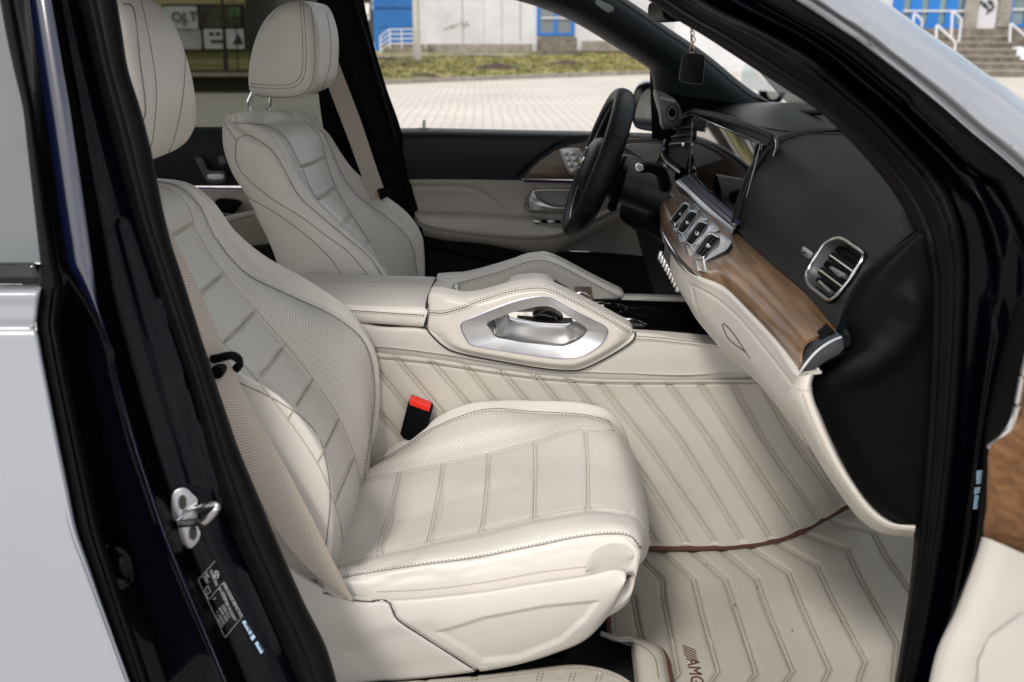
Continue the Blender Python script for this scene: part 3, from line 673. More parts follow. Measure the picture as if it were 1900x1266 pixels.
def build_seat(label, Yc, E, G, H, dv, dg, dh, wedge, chan, S=None, center='perf2', side_lines=(), seed=0):
    part = Part(); g, e, gf, en, gn, nc = seat_back(part, E, G, H, Yc, dv, dg, dh, wedge, S=S, top_rows=S is not None)
    pe, pen = proj(e), proj(en); lines = []
    for c in chan:
        i = int(c); f = c - i; a = pe[i] * (1 - f) + pe[min(i + 1, len(pe) - 1)] * f; b = pen[i] * (1 - f) + pen[min(i + 1, len(pe) - 1)] * f
        lines.append([tuple(b), tuple((a + b) / 2 + [0, 2]), tuple(a)])
    q = proj(g); colf = np.linspace(0, 17, g.shape[1])[None, :].repeat(g.shape[0], 0); n = normals(g)
    dsp = np.zeros(q.shape[:2]); sc = .006 * (1 - 0)
    for l in lines: dsp = np.maximum(dsp, np.exp(-(pdist(q, l) / 4.0)**2))
    msk = ((colf > 7.9) & (colf < 10.1)).astype(float); dsp *= msk
    for c0, wd, am in ((8, .13, .9), (10, .13, .9), (6, .07, .35), (12, .07, .35)): dsp = np.maximum(dsp, am * np.exp(-((colf - c0) / wd)**2))
    # panels between channels swell
    g = g - n * (dsp * sc)[..., None]; g = lump(g, .22, .0016, seed)
    u = 1 / 17.
    part.grid(g, M['leather'], bands=[('c', 6 * u, 8 * u, M['perf']), ('c', 10 * u, 12 * u, M['perf']), ('c', 8 * u, 10 * u, M[center])])
    bv = part.bvh
    pg = [tuple(k) for k in proj(gf)]; pgn = [tuple(k) for k in proj(gn)]
    part.seam(pg, M['threadd'], .0007, bvh=bv); part.stitch([(a - 3, b + 1) for a, b in pg], M['threadd'], .0006, bvh=bv, pitch=7)
    part.seam(pgn, M['threadd'], .0007, bvh=bv)
    part.seam([tuple(k) for k in pe], M['thread'], .0008, bvh=bv); part.seam([tuple(k) for k in pen], M['thread'], .0008, bvh=bv)
    for l in lines:
        part.seam([(a + .5, b - 3) for a, b in l], M['thread'], .0007, bvh=bv); part.seam([(a - .5, b + 3) for a, b in l], M['thread'], .0007, bvh=bv)
    for l in side_lines: part.seam(l, M['threadd'], .0010, bvh=bv)
    return part
# passenger seat -----------------------------------------------------------
YP = 1.55
Ep = [(285, 341), (323, 357), (350, 384), (367, 434), (418, 511), (475, 575), (530, 638), (581, 703), (628, 774), (655, 838), (668, 885), (672, 915)]
Gp = [(290, 336), (335, 349), (372, 386), (402, 444), (458, 508), (540, 549), (625, 590), (678, 638), (695, 712), (691, 785), (681, 850), (676, 890)]
Hp = [(280, 330), (345, 341), (395, 374), (440, 428), (500, 480), (580, 526), (645, 574), (690, 652), (699, 722), (697, 790), (685, 850), (678, 890)]
seat = Part()   # cushion is the seat's main mesh
sp = build_seat('', YP, Ep, Gp, Hp, .095, .22, .25, .14, (2.6, 3.95, 5.0, 6.0, 7.0, 8.05, 9.2), seed=3)
st = Part()
r1 = [(642, 1086), (688, 1103), (734, 1107), (797, 1102), (882, 1092), (988, 1076), (1083, 1064), (1150, 1060), (1178, 1058)]
r2 = [(630, 1074), (680, 1064), (730, 1056), (790, 1047), (882, 1035), (988, 1014), (1090, 994), (1162, 993), (1189, 1018)]
r3 = [(618, 1056), (668, 1040), (720, 1022), (794, 1005), (892, 986), (991, 961), (1093, 943), (1171, 950), (1203, 990)]
r4 = [(640, 970), (678, 958), (722, 945), (808, 928), (900, 905), (992, 888), (1090, 868), (1162, 873), (1199, 930)]
r5 = [(664, 896), (700, 883), (748, 875), (825, 859), (907, 841), (991, 819), (1076, 791), (1140, 800), (1183, 866)]
r6 = [(684, 866), (722, 845), (760, 822), (808, 792), (899, 760), (990, 764), (1085, 770), (1135, 784), (1170, 838)]
r7 = [(694, 856), (729, 830), (775, 802), (822, 770), (889, 747), (985, 744), (1076, 748), (1128, 763), (1157, 800)]
rowsY = [(r1, 1.272), (r2, 1.285), (r3, 1.385), (r4, 1.525), (r5, 1.66), (r6, 1.755), (r7, 1.785)]
W_ = []
for r, y in rowsY:
    q = [P(a, b, y) for a, b in r]; q = [q[0] + (q[0] - q[1]) * 1.2] + q; l_ = q[-1]; q += [l_ + [-.006, 0, -.04], l_ + [-.04, 0, -.07]]; W_.append(q)
low = [k + [0, .012, -.07 if i_ < 8 else -.02] for i_, k in enumerate(W_[0])]; far = [k + [0, .012, -.05] for k in W_[-1]]; far2 = [k + [0, .005, -.12] for k in W_[-1]]
W_ = [low] + W_ + [far, far2]
mid = [(a + b) / 2 + np.array([0, -.004, .010]) for a, b in zip(W_[2], W_[3])]; W_.insert(3, mid)
mid2 = [(a + b) / 2 + np.array([0, 0, .008]) for a, b in zip(W_[6], W_[7])]; W_.insert(7, mid2)
gc = cat(np.array(W_), 220); gc = np.swapaxes(cat(np.swapaxes(gc, 0, 1), 260), 0, 1)
chan = [[(702, 1025), (712, 985), (732, 915), (741, 876)], [(794, 1005), (802, 975), (815, 910), (822, 861)], [(892, 986), (897, 960), (903, 900), (907, 843)], [(991, 961), (992, 920), (993, 880), (992, 822)], [(1091, 943), (1091, 900), (1090, 850), (1086, 800)]]
gc = groove(gc, chan, 4.5, .0045); gc = groove(gc, [[(a, b) for a, b in r5[:-1]], [(a, b) for a, b in r3[:-1]]], 5, .003); gc = groove(gc, [r2[1:]], 3.5, .0022); gc = groove(gc, [r6], 3.5, .0018)
gc = recess(gc, [(690, 960), (760, 935), (870, 900), (930, 890), (880, 960), (760, 990), (690, 1005)], 60, .007)
gc = lump(gc, .16, .0014, 11); gc = groove(gc, [[(690, 975), (790, 950), (850, 920), (960, 900)], [(640, 1045), (700, 1050), (760, 1040)], [(655, 1068), (730, 1075), (800, 1062)]], 10, .002); gc = groove(gc, [[(665, 1052), (690, 1030), (735, 1018)], [(690, 1068), (720, 1050), (765, 1035)], [(700, 1090), (760, 1072), (830, 1070)], [(860, 1064), (920, 1048), (975, 1050)], [(1000, 1035), (1050, 1022), (1090, 1018)], [(640, 1030), (655, 1005), (690, 990)], [(1150, 960), (1175, 985), (1185, 1010)]], 7, .0009)
nrow = len(W_) - 1
st.grid(gc, M['leather'], bands=[('r', 4 / nrow, 6 / nrow, M['perf2']), ('r', 6 / nrow, 8 / nrow, M['perf'])])
bv = st.bvh
st.seam(r2[0:], M['threadd'], .0009, bvh=bv); st.stitch([(a, b - 3) for a, b in r2], M['threadd'], .0007, bvh=bv, pitch=7)
st.stitch(r3, M['thread'], .0008, bvh=bv, pitch=6); st.seam(r5[:-1], M['thread'], .0007, bvh=bv); st.seam(r6[:-1], M['threadd'], .0008, bvh=bv); st.stitch([(a, b + 4) for a, b in r6[:-1]], M['threadd'], .0006, bvh=bv, pitch=7)
for l in chan:
    st.seam([(a - 3, b) for a, b in l], M['thread'], .0007, bvh=bv); st.seam([(a + 3, b) for a, b in l], M['thread'], .0007, bvh=bv)
st.seam([(697, 1098), (797, 1093), (900, 1080), (1000, 1062), (1080, 1052), (1100, 1050)], M['thread'], .0008, bvh=bv)
p_seat = st.build('seat', car, label='front passenger seat nearest the camera')
sp.build('backrest', p_seat)
# rear lower gusset between cushion and backrest
p = Part(); g = grid([[(690, 790, 1.80), (725, 820, 1.80), (735, 840, 1.80)], [(680, 845, 1.80), (700, 870, 1.8), (735, 860, 1.80)]], 8, 12); p.grid(g, M['plastic'], thick=.02); p.build('hinge_cover', p_seat)
# grey fold at the cushion's front corner
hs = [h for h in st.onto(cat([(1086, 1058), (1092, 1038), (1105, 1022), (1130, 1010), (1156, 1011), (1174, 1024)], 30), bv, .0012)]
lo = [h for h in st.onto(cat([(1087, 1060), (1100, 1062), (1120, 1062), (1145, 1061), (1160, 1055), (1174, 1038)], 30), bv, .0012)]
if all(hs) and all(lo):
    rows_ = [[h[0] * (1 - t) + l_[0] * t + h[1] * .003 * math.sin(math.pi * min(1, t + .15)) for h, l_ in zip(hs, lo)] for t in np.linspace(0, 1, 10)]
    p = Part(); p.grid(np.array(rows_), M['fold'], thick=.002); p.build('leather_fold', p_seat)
# headrest
def world2(outl, Y): return np.array([P(a, b, Y)[[0, 2]] for a, b in outl])
o = cat(world2([(170, -8), (213, 42), (240, 110), (256, 170), (264, 227), (261, 268), (239, 302), (200, 322), (144, 335), (90, 320), (62, 200), (80, 60), (120, 0)], 1.42), 90, closed=True)
p = Part(); p.puff(o, 1.42, 1.69, .045, M['leather'], dome=.01)
for l in ([(330, 20), (343, 100), (339, 180), (325, 250), (312, 285)], [(262, 0), (280, 90), (290, 170), (284, 250), (275, 290)]):
    p.seam(l, M['threadd'], .0005)
p.seam([(228, 8), (246, 14), (254, 60), (260, 120), (268, 180), (268, 215), (255, 240)], M['threadd'], .0012); p.build('headrest', p_seat)
# plastic side shell
top = [(500, 1010), (540, 1055), (590, 1085), (640, 1104), (734, 1112), (882, 1099), (988, 1082), (1083, 1068), (1135, 1056), (1158, 1058), (1163, 1066)]
bot = [(560, 1300), (600, 1290), (640, 1278), (680, 1268), (760, 1262), (885, 1247), (965, 1232), (1030, 1212), (1085, 1188), (1125, 1148), (1152, 1105)]
def lerp(a, b, t): return [(x0 * (1 - t) + x1 * t, y0 * (1 - t) + y1 * t) for (x0, y0), (x1, y1) in zip(a, b)]
rows_ = []
for t, dy in ((-.04, .06), (-.02, .02), (.0, .006), (.05, -.004), (.35, -.012), (.7, -.008), (.94, .004), (.99, .012), (1.0, .03), (.97, .06)):
    rows_.append([tuple(k) + (1.262 + dy,) for k in lerp(top, bot, t)])
g = even(grid(rows_, 200, 260), 0, 160); n0 = normals(g)
g = recess(g, [(812, 1176), (900, 1148), (1010, 1127), (1108, 1118), (1085, 1150), (1040, 1190), (960, 1222), (895, 1228), (860, 1205)], 11, .0042, n0)
g = recess(g, [(640, 1210), (700, 1178), (800, 1158), (850, 1200), (880, 1240), (700, 1262)], 34, .003, n0)
split = [(600, 1100), (668, 1116), (718, 1116), (738, 1150), (790, 1185), (886, 1246)]
g = groove(g, [cat(split, 30)], 2.6, .005, n0)
p = Part(); p.grid(g, M['plastic'], thick=.006); p.seam(split, M['gap'], .0013, lift=.0002); p.build('side_shell', p_seat)
p = Part(); p.box([P(800, 1200, 1.5)[0], 1.58, .56], [.42, .34, .16], M['carpet']); p.box([P(800, 1200, 1.5)[0], 1.58, .475], [.46, .30, .04], M['blackp']); p.build('seat_frame', p_seat)
# buckle
b = Part(); fr_ = P(742, 812, 1.80); 
def oquad(part, pts, Y, dep, m, bev=.002): part.slab([P(a_, b_, Y) for a_, b_ in pts], (0, dep, 0), m, bev=bev)
oquad(b, [(742, 806), (757, 748), (762, 742), (798, 756), (802, 762), (788, 815), (775, 824), (748, 815)], 1.765, .028, M['blackp'], .003); bo = b.build('seat_buckle', p_seat)
b = Part(); oquad(b, [(759, 744), (766, 741), (799, 754), (796, 765), (760, 752)], 1.760, .022, M['red'], .0015); bb_ = b.build('release_button', bo)
# lower seat-belt anchor
b = Part(); oquad(b, [(531, 1018), (543, 1012), (546, 1034), (536, 1042), (530, 1036)], 1.30, .02, M['blackp'], .002); b.build('belt_anchor', p_seat)

# driver seat -------------------------------------------------------------
YD = 2.35
dcols = [  # S rear border, N side seam, R bolster crest, C near valley, E far valley, G seam, H silhouette
 [(426, 300), (438, 300), (455, 300), (485, 300), (540, 300), (570, 300), (585, 300)],
 [(424, 219), (436, 215), (455, 211), (485, 208), (535, 207), (568, 213), (584, 222)],
 [(419, 221), (440, 226), (464, 227), (492, 229), (558, 220), (574, 223), (585, 226)],
 [(416, 228), (450, 240), (490, 236), (512, 241), (578, 233), (588, 236), (594, 237)],
 [(414, 245), (472, 256), (513, 254), (533, 259), (597, 258), (604, 255), (609, 252)],
 [(418, 280), (501, 275), (533, 285), (547, 285), (603, 286), (616, 281), (630, 282)],
 [(434, 325), (527, 318), (549, 322), (563, 318), (613, 318), (633, 318), (655, 314)],
 [(461, 369), (556, 364), (578, 364), (586, 362), (630, 360), (662, 358), (697, 350)],
 [(480, 410), (600, 404), (619, 406), (622, 398), (656, 403), (714, 399), (754, 394)],
 [(500, 450), (645, 444), (663, 446), (664, 436), (685, 447), (753, 437), (781, 434)],
 [(517, 490), (688, 486), (702, 489), (702, 476), (710, 492), (770, 477), (786, 470)],
 [(530, 530), (722, 535), (730, 535), (726, 520), (728, 535), (776, 530), (786, 520)],
 [(545, 600), (735, 600), (742, 600), (740, 600), (738, 600), (776, 600), (784, 600)]]
part = Part(); YY = (2.115, 2.125, 2.15, 2.25, 2.45, 2.57, 2.60); G3 = []
for r_i, row in enumerate(dcols):
    w_ = [P(a, b, y) for (a, b), y in zip(row, YY)]; dS = w_[0] + [0, .5, 0]
    sd_mid = (w_[0] + w_[1]) / 2 + [0, -.012 if r_i > 2 else 0, 0]; cm = (w_[3] + w_[4]) / 2 + [.006, 0, 0]; fm = (w_[4] + w_[5]) / 2 + [.008, 0, .003]
    hb = w_[6] + [-.04, .012, 0]; far = np.array([w_[0][0] * .6 + w_[6][0] * .4 - .04, 2.60, w_[6][2]])
    G3.append([w_[0] + [.012, .05, 0], w_[0], sd_mid, w_[1], w_[2], w_[3], cm, w_[4], fm, w_[5], (w_[5] + w_[6]) / 2 + [.008, 0, 0], w_[6], hb, far])
g = cat(np.array(G3), 260); g = np.swapaxes(cat(np.swapaxes(g, 0, 1), 13 * 18 + 1), 0, 1); n0 = normals(g); q = proj(g)
colf = np.linspace(0, 13, g.shape[1])[None, :].repeat(g.shape[0], 0); dsp = np.zeros(q.shape[:2])
dch = [[(561, 309), (583, 303), (604, 292)], [(588, 371), (606, 361), (624, 347)], [(625, 424), (640, 413), (654, 399)], [(668, 462), (678, 456), (686, 446)]]
for l in dch: dsp = np.maximum(dsp, np.exp(-(pdist(q, l) / 3.0)**2))
dsp *= ((colf > 4.95) & (colf < 7.05))
for c0, wd_, am in ((5, .12, .9), (7, .12, .9), (9, .08, .4), (3, .07, .4)): dsp = np.maximum(dsp, am * np.exp(-((colf - c0) / wd_)**2))
g = g - n0 * (dsp * .007)[..., None]; g = lump(g, .2, .0012, 8); u = 1 / 13.
part.grid(g, M['leather'], bands=[('c', 7 * u, 9 * u, M['perf'])]); bv = part.bvh
for l in dch: part.seam([(a + .5, b - 2.2) for a, b in l], M['thread'], .0007, bvh=bv); part.seam([(a - .5, b + 2.2) for a, b in l], M['thread'], .0007, bvh=bv)
TD = M['threadd']
for l in ([(416, 228), (426, 244), (439, 261)], [(439, 261), (447, 254), (464, 252), (486, 264), (509, 284), (531, 320), (553, 361), (584, 392), (631, 431), (684, 475), (709, 512)], [(439, 261), (437, 292), (447, 317), (470, 342), (509, 372), (559, 403), (603, 436), (645, 467), (684, 512)], [(461, 367), (509, 394), (561, 431), (609, 475), (636, 512)],
          [(492, 231), (520, 246), (534, 262), (548, 289), (561, 314), (575, 348), (590, 372)], [(564, 225), (584, 240), (598, 262), (604, 292), (623, 347), (653, 399), (684, 446), (709, 492)], [(575, 228), (598, 247), (612, 272), (626, 305), (646, 342), (674, 372), (714, 400), (750, 433), (767, 464), (774, 512)], [(434, 228), (464, 230), (492, 232)]):
    part.seam(l, TD, .0007, bvh=bv)
sp = part
d_cush = Part(); g = np.array([[(x, y, z) for x in np.linspace(-.62, -.06, 20)] for y, z in ((2.10, .60), (2.10, .78), (2.2, .80), (2.35, .77), (2.5, .80), (2.6, .78), (2.6, .60))]); g = cat(g, 40); d_cush.grid(g, M['leather'], thick=.03)
# upper shoulder of the seat
d_seat = d_cush.build('seat', car, label='driver seat on the far side'); sp.build('backrest', d_seat)
o = cat(world2([(575, 18), (588, 60), (590, 110), (582, 160), (548, 182), (500, 184), (462, 176), (454, 150), (460, 98), (478, 48), (503, 17), (533, 3), (560, 3)], 2.22), 90, closed=True)
p = Part(); p.puff(o, 2.22, 2.49, .035, M['leather'], dome=.008)
hd = [[(556, 5), (560, 50), (562, 110), (557, 140), (540, 156), (500, 158), (456, 154)], [(562, 5), (566, 50), (568, 110), (563, 144), (544, 162), (500, 164), (458, 160)], [(577, 14), (582, 60), (584, 120), (574, 162), (550, 178), (500, 180), (466, 174)], [(606, 22), (613, 70), (612, 120), (600, 160), (590, 180)]]
for l in hd: p.seam(l, M['threadd'], .0006)
p.build('headrest', d_seat)
for (x0, y0, x1, y1, x2, y2) in ((470, 180, 462, 192, 466, 232), (500, 182, 498, 200, 503, 234)):
    p = Part(); yy = 2.30 if x0 == 470 else 2.40; p.tube(cat([P(x0, y0 - 8, yy), P(x1, y1, yy), P((x1 + x2) / 2, (y1 + y2) / 2, yy), P(x2, y2, yy)], 16), .0065, M['chrome'], 12); p.build('headrest_post', d_seat)

# ---- SEAT BELTS
def ribbon(part, left, right, YL, YR, n, m, th=.0013):
    a = np.array([P(x, y, Y) for (x, y), Y in zip(left, YL)]); b = np.array([P(x, y, Y) for (x, y), Y in zip(right, YR)])
    a = cat(a, n); b = cat(b, n); g = np.stack([a * (1 - t) + b * t for t in np.linspace(0, 1, 7)]); bow = np.sin(np.linspace(0, math.pi, 7))[:, None, None] * .0015
    part.grid(g - normals(g) * -bow, m, thick=th)
p = Part()
lf = [(270, 360), (300, 450), (345, 555), (388, 668), (420, 770), (466, 890), (519, 992), (580, 1062), (643, 1112)]
rt = [(290, 370), (322, 440), (380, 560), (431, 682), (475, 770), (525, 858), (575, 952), (620, 1045), (656, 1113)]
ribbon(p, lf, rt, [1.27, 1.27, 1.26, 1.25, 1.24, 1.235, 1.235, 1.24, 1.25], [1.33, 1.31, 1.29, 1.27, 1.265, 1.26, 1.255, 1.25, 1.252], 120, M['strap'])
belt = p.build('seat_belt', car, label='taupe seat belt of the front passenger seat'); 
p = Part(); cc = cat([P(a_, b_, y_) for a_, b_, y_ in [(388, 668, 1.26), (405, 665, 1.245), (428, 660, 1.245), (442, 666, 1.25), (445, 676, 1.255), (437, 685, 1.26)]], 30); p.tube(cc, .0045, M['blackp'], 8, r2=.006); c = P(402, 692, 1.245); p.tube([c, c + [0, .02, 0]], .009, M['blackp'], 14); p.build('belt_guide', belt)
p = Part(); ribbon(p, [(594, 1058), (600, 1085), (610, 1112)], [(618, 1040), (636, 1075), (650, 1112)], [1.262] * 3, [1.262] * 3, 20, newmat('pale_label', (.6, .58, .54), .6)); p.build('belt_label', belt)
p = Part(); ribbon(p, [(590, 110), (615, 177), (645, 255), (673, 331), (690, 370)], [(616, 80), (632, 126), (668, 220), (700, 315), (716, 360)], [2.56] * 5, [2.58] * 5, 60, M['strap']); o = p.build('seat_belt', car, label='taupe seat belt hanging on the driver side door pillar')
p = Part(); oquad(p, [(700, 352), (722, 348), (726, 362), (706, 372)], 2.56, .03, M['blackp']); p.build('belt_guide', o)

# ---- DRIVER SIDE CENTRE PILLAR, ROOF RAIL, FRONT PILLAR
p = Part(); g = grid([[(588, -30, 2.64), (640, -30, 2.62), (668, -30, 2.66)], [(588, 60, 2.66), (640, 60, 2.64), (690, 70, 2.68)], [(590, 160, 2.68), (660, 160, 2.65), (716, 160, 2.69)], [(600, 240, 2.70), (690, 240, 2.66), (745, 245, 2.71)], [(620, 340, 2.70), (720, 340, 2.67), (765, 350, 2.72)], [(650, 440, 2.70), (740, 440, 2.67), (790, 440, 2.72)], [(650, 560, 2.70), (740, 560, 2.67), (800, 560, 2.72)]], 60, 24)
p.grid(g, M['blackp'], thick=.05); p.seam([(655, 0), (690, 110), (725, 235), (760, 370), (778, 440)], M['rubber'], .006); p.build('centre_pillar', car, label='black centre pillar on the driver side')
p = Part()
lo = [(953, -1), (1001, 14), (1065, 41), (1143, 88), (1192, 119), (1208, 134), (1215, 170)]; hi = [(1050, -60), (1110, -22), (1190, 20), (1250, 60), (1330, 115), (1386, 162), (1456, 208)]
hi = [(1060, -75), (1120, -30), (1190, 17), (1238, 51), (1311, 101), (1386, 162), (1456, 206)]
rows_ = [[tuple(k) + (Y,) for k in lerp(lo, hi, t)] for t, Y in ((0, 2.72), (.02, 2.66), (.3, 2.60), (.7, 2.58), (.98, 2.62), (1.0, 2.68))]
g = grid(rows_, 30, 80); p.grid(g, newmat('teal_black_trim', (.006, .011, .014), .5, bump=.3, bscale=700, spec=.25), thick=.02); p.seam([(k[0] - 6, k[1] + 7) for k in hi], M['gap'], .0015); fp = p.build('front_pillar', car, label='dark windscreen pillar on the driver side')
p = Part(); oquad(p, [(1104, -4), (1138, 12), (1139, 20), (1128, 24), (1106, 8)], 2.575, .01, newmat('grey_lens', (.22, .26, .26), .3), .001); p.build('grab_cover', fp)
p = Part(); g = grid([[(1205, 120, 2.70), (1250, 130, 2.62), (1460, 200, 2.60)], [(1207, 180, 2.70), (1270, 190, 2.62), (1440, 207, 2.60)], [(1210, 260, 2.72), (1270, 260, 2.64), (1400, 260, 2.62)]], 20, 20); p.grid(g, M['blackp'], thick=.03); p.build('pillar_base', fp)
# tweeter
p = Part(); tw = [(1216, 170), (1240, 176), (1258, 190), (1267, 215), (1264, 232), (1232, 240), (1226, 215)]; w_ = cat([P(a_, b_, 2.585) for a_, b_ in tw], 50, closed=True); p.slab(w_, (0, .04, 0), M['grilled'], bev=.004)
o = p.build('tweeter', fp); p = Part(); c = w_.mean(0) + [.005, -.004, -.005]; th = np.linspace(0, 6.283, 24, endpoint=False)
p.tube(c + np.stack([.016 * np.cos(th), 0 * th, .02 * np.sin(th)], -1), .0012, M['blackp'], 6, closed=True); p.slab(c + np.stack([.009 * np.cos(th), 0 * th, .011 * np.sin(th)], -1), (0, .006, 0), M['blackp'], bev=.002)
p.tube([P(1216, 172, 2.578), P(1224, 205, 2.578), P(1231, 240, 2.578)], .003, M['satin'], 6); v, f = text('BURMESTER', None, (P(1224, 183, 2.578), (1, 0, -.25), (0, 0, 1)), .0075, 't', None); p.add(v, f, M['satin']); p.build('speaker_ring', o)
# roof rail over the driver door (out of frame)
p = Part(); p.tube([( -1.7, 2.60, 1.66), (-.3, 2.60, 1.68), (.2, 2.60, 1.62)], .05, M['carpet'], 10); p.build('roof_rail', car)

# ---- DRIVER DOOR
Yd = 2.72
dd = Part(); topd = [(735, 238), (800, 238), (900, 240), (1000, 242), (1100, 244), (1225, 248)]; botd = [(750, 334), (800, 333), (900, 334), (1000, 336), (1100, 338), (1225, 342)]
rows_ = [[tuple(k) + (Y,) for k in lerp(topd, botd, t)] for t, Y in ((.08, 2.84), (.0, 2.80), (.03, 2.74), (.16, 2.715), (.5, 2.71), (1.0, 2.715))]
g = grid(rows_, 60, 120); g = groove(g, [[(960, 332), (1000, 295), (1040, 266), (1090, 256), (1170, 254)]], 3, .004); dd.grid(g, newmat('door_black_leather', (.004, .005, .010), .42, bump=.3, bscale=900, spec=.3), thick=.03)
dd.stitch([(955, 331), (996, 292), (1037, 263), (1088, 252), (1170, 250)], M['blackp'], .0015, pitch=8)
ddoor = dd.build('door', car, label='driver door with closed panel and open window')
dd = Part(); a = [(745, 333), (800, 333), (900, 334), (1000, 336), (1100, 338), (1240, 341)]; m1 = [(768, 392), (800, 393), (900, 396), (1000, 404), (1050, 416), (1110, 392)]; lo_ = [(782, 416), (820, 426), (900, 437), (985, 443), (1050, 432), (1160, 380)]; lo2 = [(786, 437), (830, 446), (900, 453), (1005, 471), (1050, 460), (1180, 390)]
rows_ = [[tuple(k) + (2.715,) for k in a], [tuple(k) + (2.725,) for k in lerp(a, m1, .5)], [tuple(k) + (2.72,) for k in lerp(a, m1, .93)], [(m1[i][0], m1[i][1] + 2, 2.705) for i in range(6)], [tuple(k) + (2.665,) for k in lerp(m1, lo_, .25)], [tuple(k) + (2.635,) for k in lerp(m1, lo_, .75)], [tuple(k) + (2.635,) for k in lo_], [tuple(k) + (2.65,) for k in lerp(lo_, lo2, .6)], [tuple(k) + (2.69,) for k in lo2], [(k[0], k[1], 2.75) for k in lo2]]
g = grid(rows_, 120, 150); g = groove(g, [cat([(765, 347), (820, 347), (868, 349), (900, 362), (930, 385), (952, 402)], 20)], 4, .004); g = recess(g, [(978, 370), (990, 354), (1110, 352), (1105, 394), (985, 392), (975, 384)], 8, .018)
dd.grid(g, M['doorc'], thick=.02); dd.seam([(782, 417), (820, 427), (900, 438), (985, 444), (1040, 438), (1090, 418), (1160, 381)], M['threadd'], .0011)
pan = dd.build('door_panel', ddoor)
dd = Part(); lw = [(1030, 468), (1060, 455), (1110, 420), (1160, 380), (1240, 370)]; lb = [(1035, 468), (1060, 466), (1110, 468), (1160, 472), (1245, 480)]; rows_ = [[tuple(k) + (2.72,) for k in lerp(lw, lb, t)] for t in (0, .5, 1)]; dd.grid(grid(rows_, 10, 30), newmat('greige_panel', (.30, .275, .25), .6), thick=.02); dd.build('lower_panel', ddoor)
dd = Part(); rows_ = [[(770, 425, 2.745), (900, 450, 2.745), (1030, 465, 2.745), (1260, 470, 2.745)], [(780, 560, 2.70), (900, 560, 2.70), (1030, 560, 2.70), (1260, 560, 2.70)]]; dd.grid(grid(rows_, 10, 30), M['carpet'], thick=.02); dd.seam([(795, 458), (900, 482), (1030, 500)], M['blackp'], .004); dd.build('door_pocket', ddoor)
dd = Part(); dd.grid(grid([[(1180, 250, 2.78), (1300, 252, 2.78), (1420, 255, 2.78)], [(1180, 360, 2.78), (1300, 360, 2.78), (1420, 360, 2.78)], [(1180, 500, 2.78), (1300, 500, 2.78), (1420, 500, 2.78)]], 8, 8), M['blackp'], thick=.02); dd.build('front_trim', ddoor)
# wood inlay and lit strip
dd = Part(); w_ = [(969, 334), (985, 315), (1005, 296), (1030, 280), (1060, 269), (1100, 262), (1170, 258), (1240, 257), (1240, 337), (1100, 335)]; dd.slab([P(a_, b_, 2.703) for a_, b_ in w_], (0, .01, 0), M['woodd'], bev=.001); dd.build('wood_trim', ddoor)
dd = Part(); dd.tube([P(968, 333, 2.700), P(1080, 335, 2.700), P(1235, 338, 2.700)], .0028, M['chrome'], 8); dd.tube([P(972, 337, 2.702), P(1080, 339, 2.702), P(1235, 342, 2.702)], .0022, M['blue_l'], 6); dd.build('chrome_strip', ddoor)
# keypad
dd = Part(); kp_ = [(1041, 277), (1072, 275), (1080, 284), (1096, 318), (1090, 324), (1062, 325), (1054, 318), (1040, 285)]; dd.slab(cat([P(a_, b_, 2.697) for a_, b_ in kp_], 40, closed=True), (0, .006, 0), M['brush'], bev=.0015); kpd = dd.build('seat_control', ddoor)
for i_ in range(4):
    for j_ in range(2):
        q = Part(); x = 1048 + i_ * 4.4 + j_ * 13; y = 285 + i_ * 11; q.slab([P(x - 4 + .8 * (b2 - y) * .5, b2, 2.6955) if 0 else P(x + a2, y + b2, 2.6955) for a2, b2 in ((-4, -4), (4, -4), (7, 4), (-1, 4))], (0, .002, 0), M['satin'] if j_ else M['brush'], bev=.0006); q.build('button', kpd)
# handle
dd = Part(); hp = cat([P(a_, b_, 2.708) for a_, b_ in [(976, 378), (982, 364), (995, 353), (1060, 352), (1110, 353), (1108, 393), (1040, 394), (990, 392), (978, 388)]], 70, closed=True)
th_ = hp.mean(0) + (hp - hp.mean(0)) * [.95, 1, .88]; dd.ring(hp, th_, (0, .02, 0), M['satin'], bev=.002); dd.slab(th_ + [0, .018, 0], (0, .003, 0), newmat('handle_bowl', (.33, .31, .295), .5)); hnd = dd.build('door_handle', ddoor)
dd = Part(); g = grid([[(983, 388, 2.700), (982, 372, 2.700), (990, 356, 2.705)], [(995, 390, 2.690), (1000, 376, 2.690), (998, 366, 2.704)], [(1030, 391, 2.688), (1030, 385, 2.686), (1030, 381, 2.70)], [(1070, 391, 2.688), (1070, 385, 2.686), (1070, 381, 2.70)], [(1105, 391, 2.69), (1105, 386, 2.69), (1105, 382, 2.70)]], 40, 14); dd.grid(g, M['satin'], thick=.004); dd.build('pull_lever', hnd)
dd = Part()
for i_ in range(4): oquad(dd, [(990 + i_ * 13, 409), (1001 + i_ * 13, 410), (1003 + i_ * 13, 415), (992 + i_ * 13, 414)], 2.655, .01, [M['satin'], M['blackp'], M['satin'], M['blackp']][i_], .0015)
dd.build('window_switch', ddoor)
dd = Part(); dd.tube([P(787, 240, 2.76), P(787, 232, 2.76), P(787, 223, 2.76)], [.007, .0045, .0045], M['satin'], 12); th = np.linspace(0, 6.283, 20, endpoint=False); dd.tube(P(787, 240, 2.76) + np.stack([.013 * np.cos(th), .013 * np.sin(th), 0 * th], -1), .003, M['blackp'], 6, closed=True); dd.build('lock_pin', ddoor)
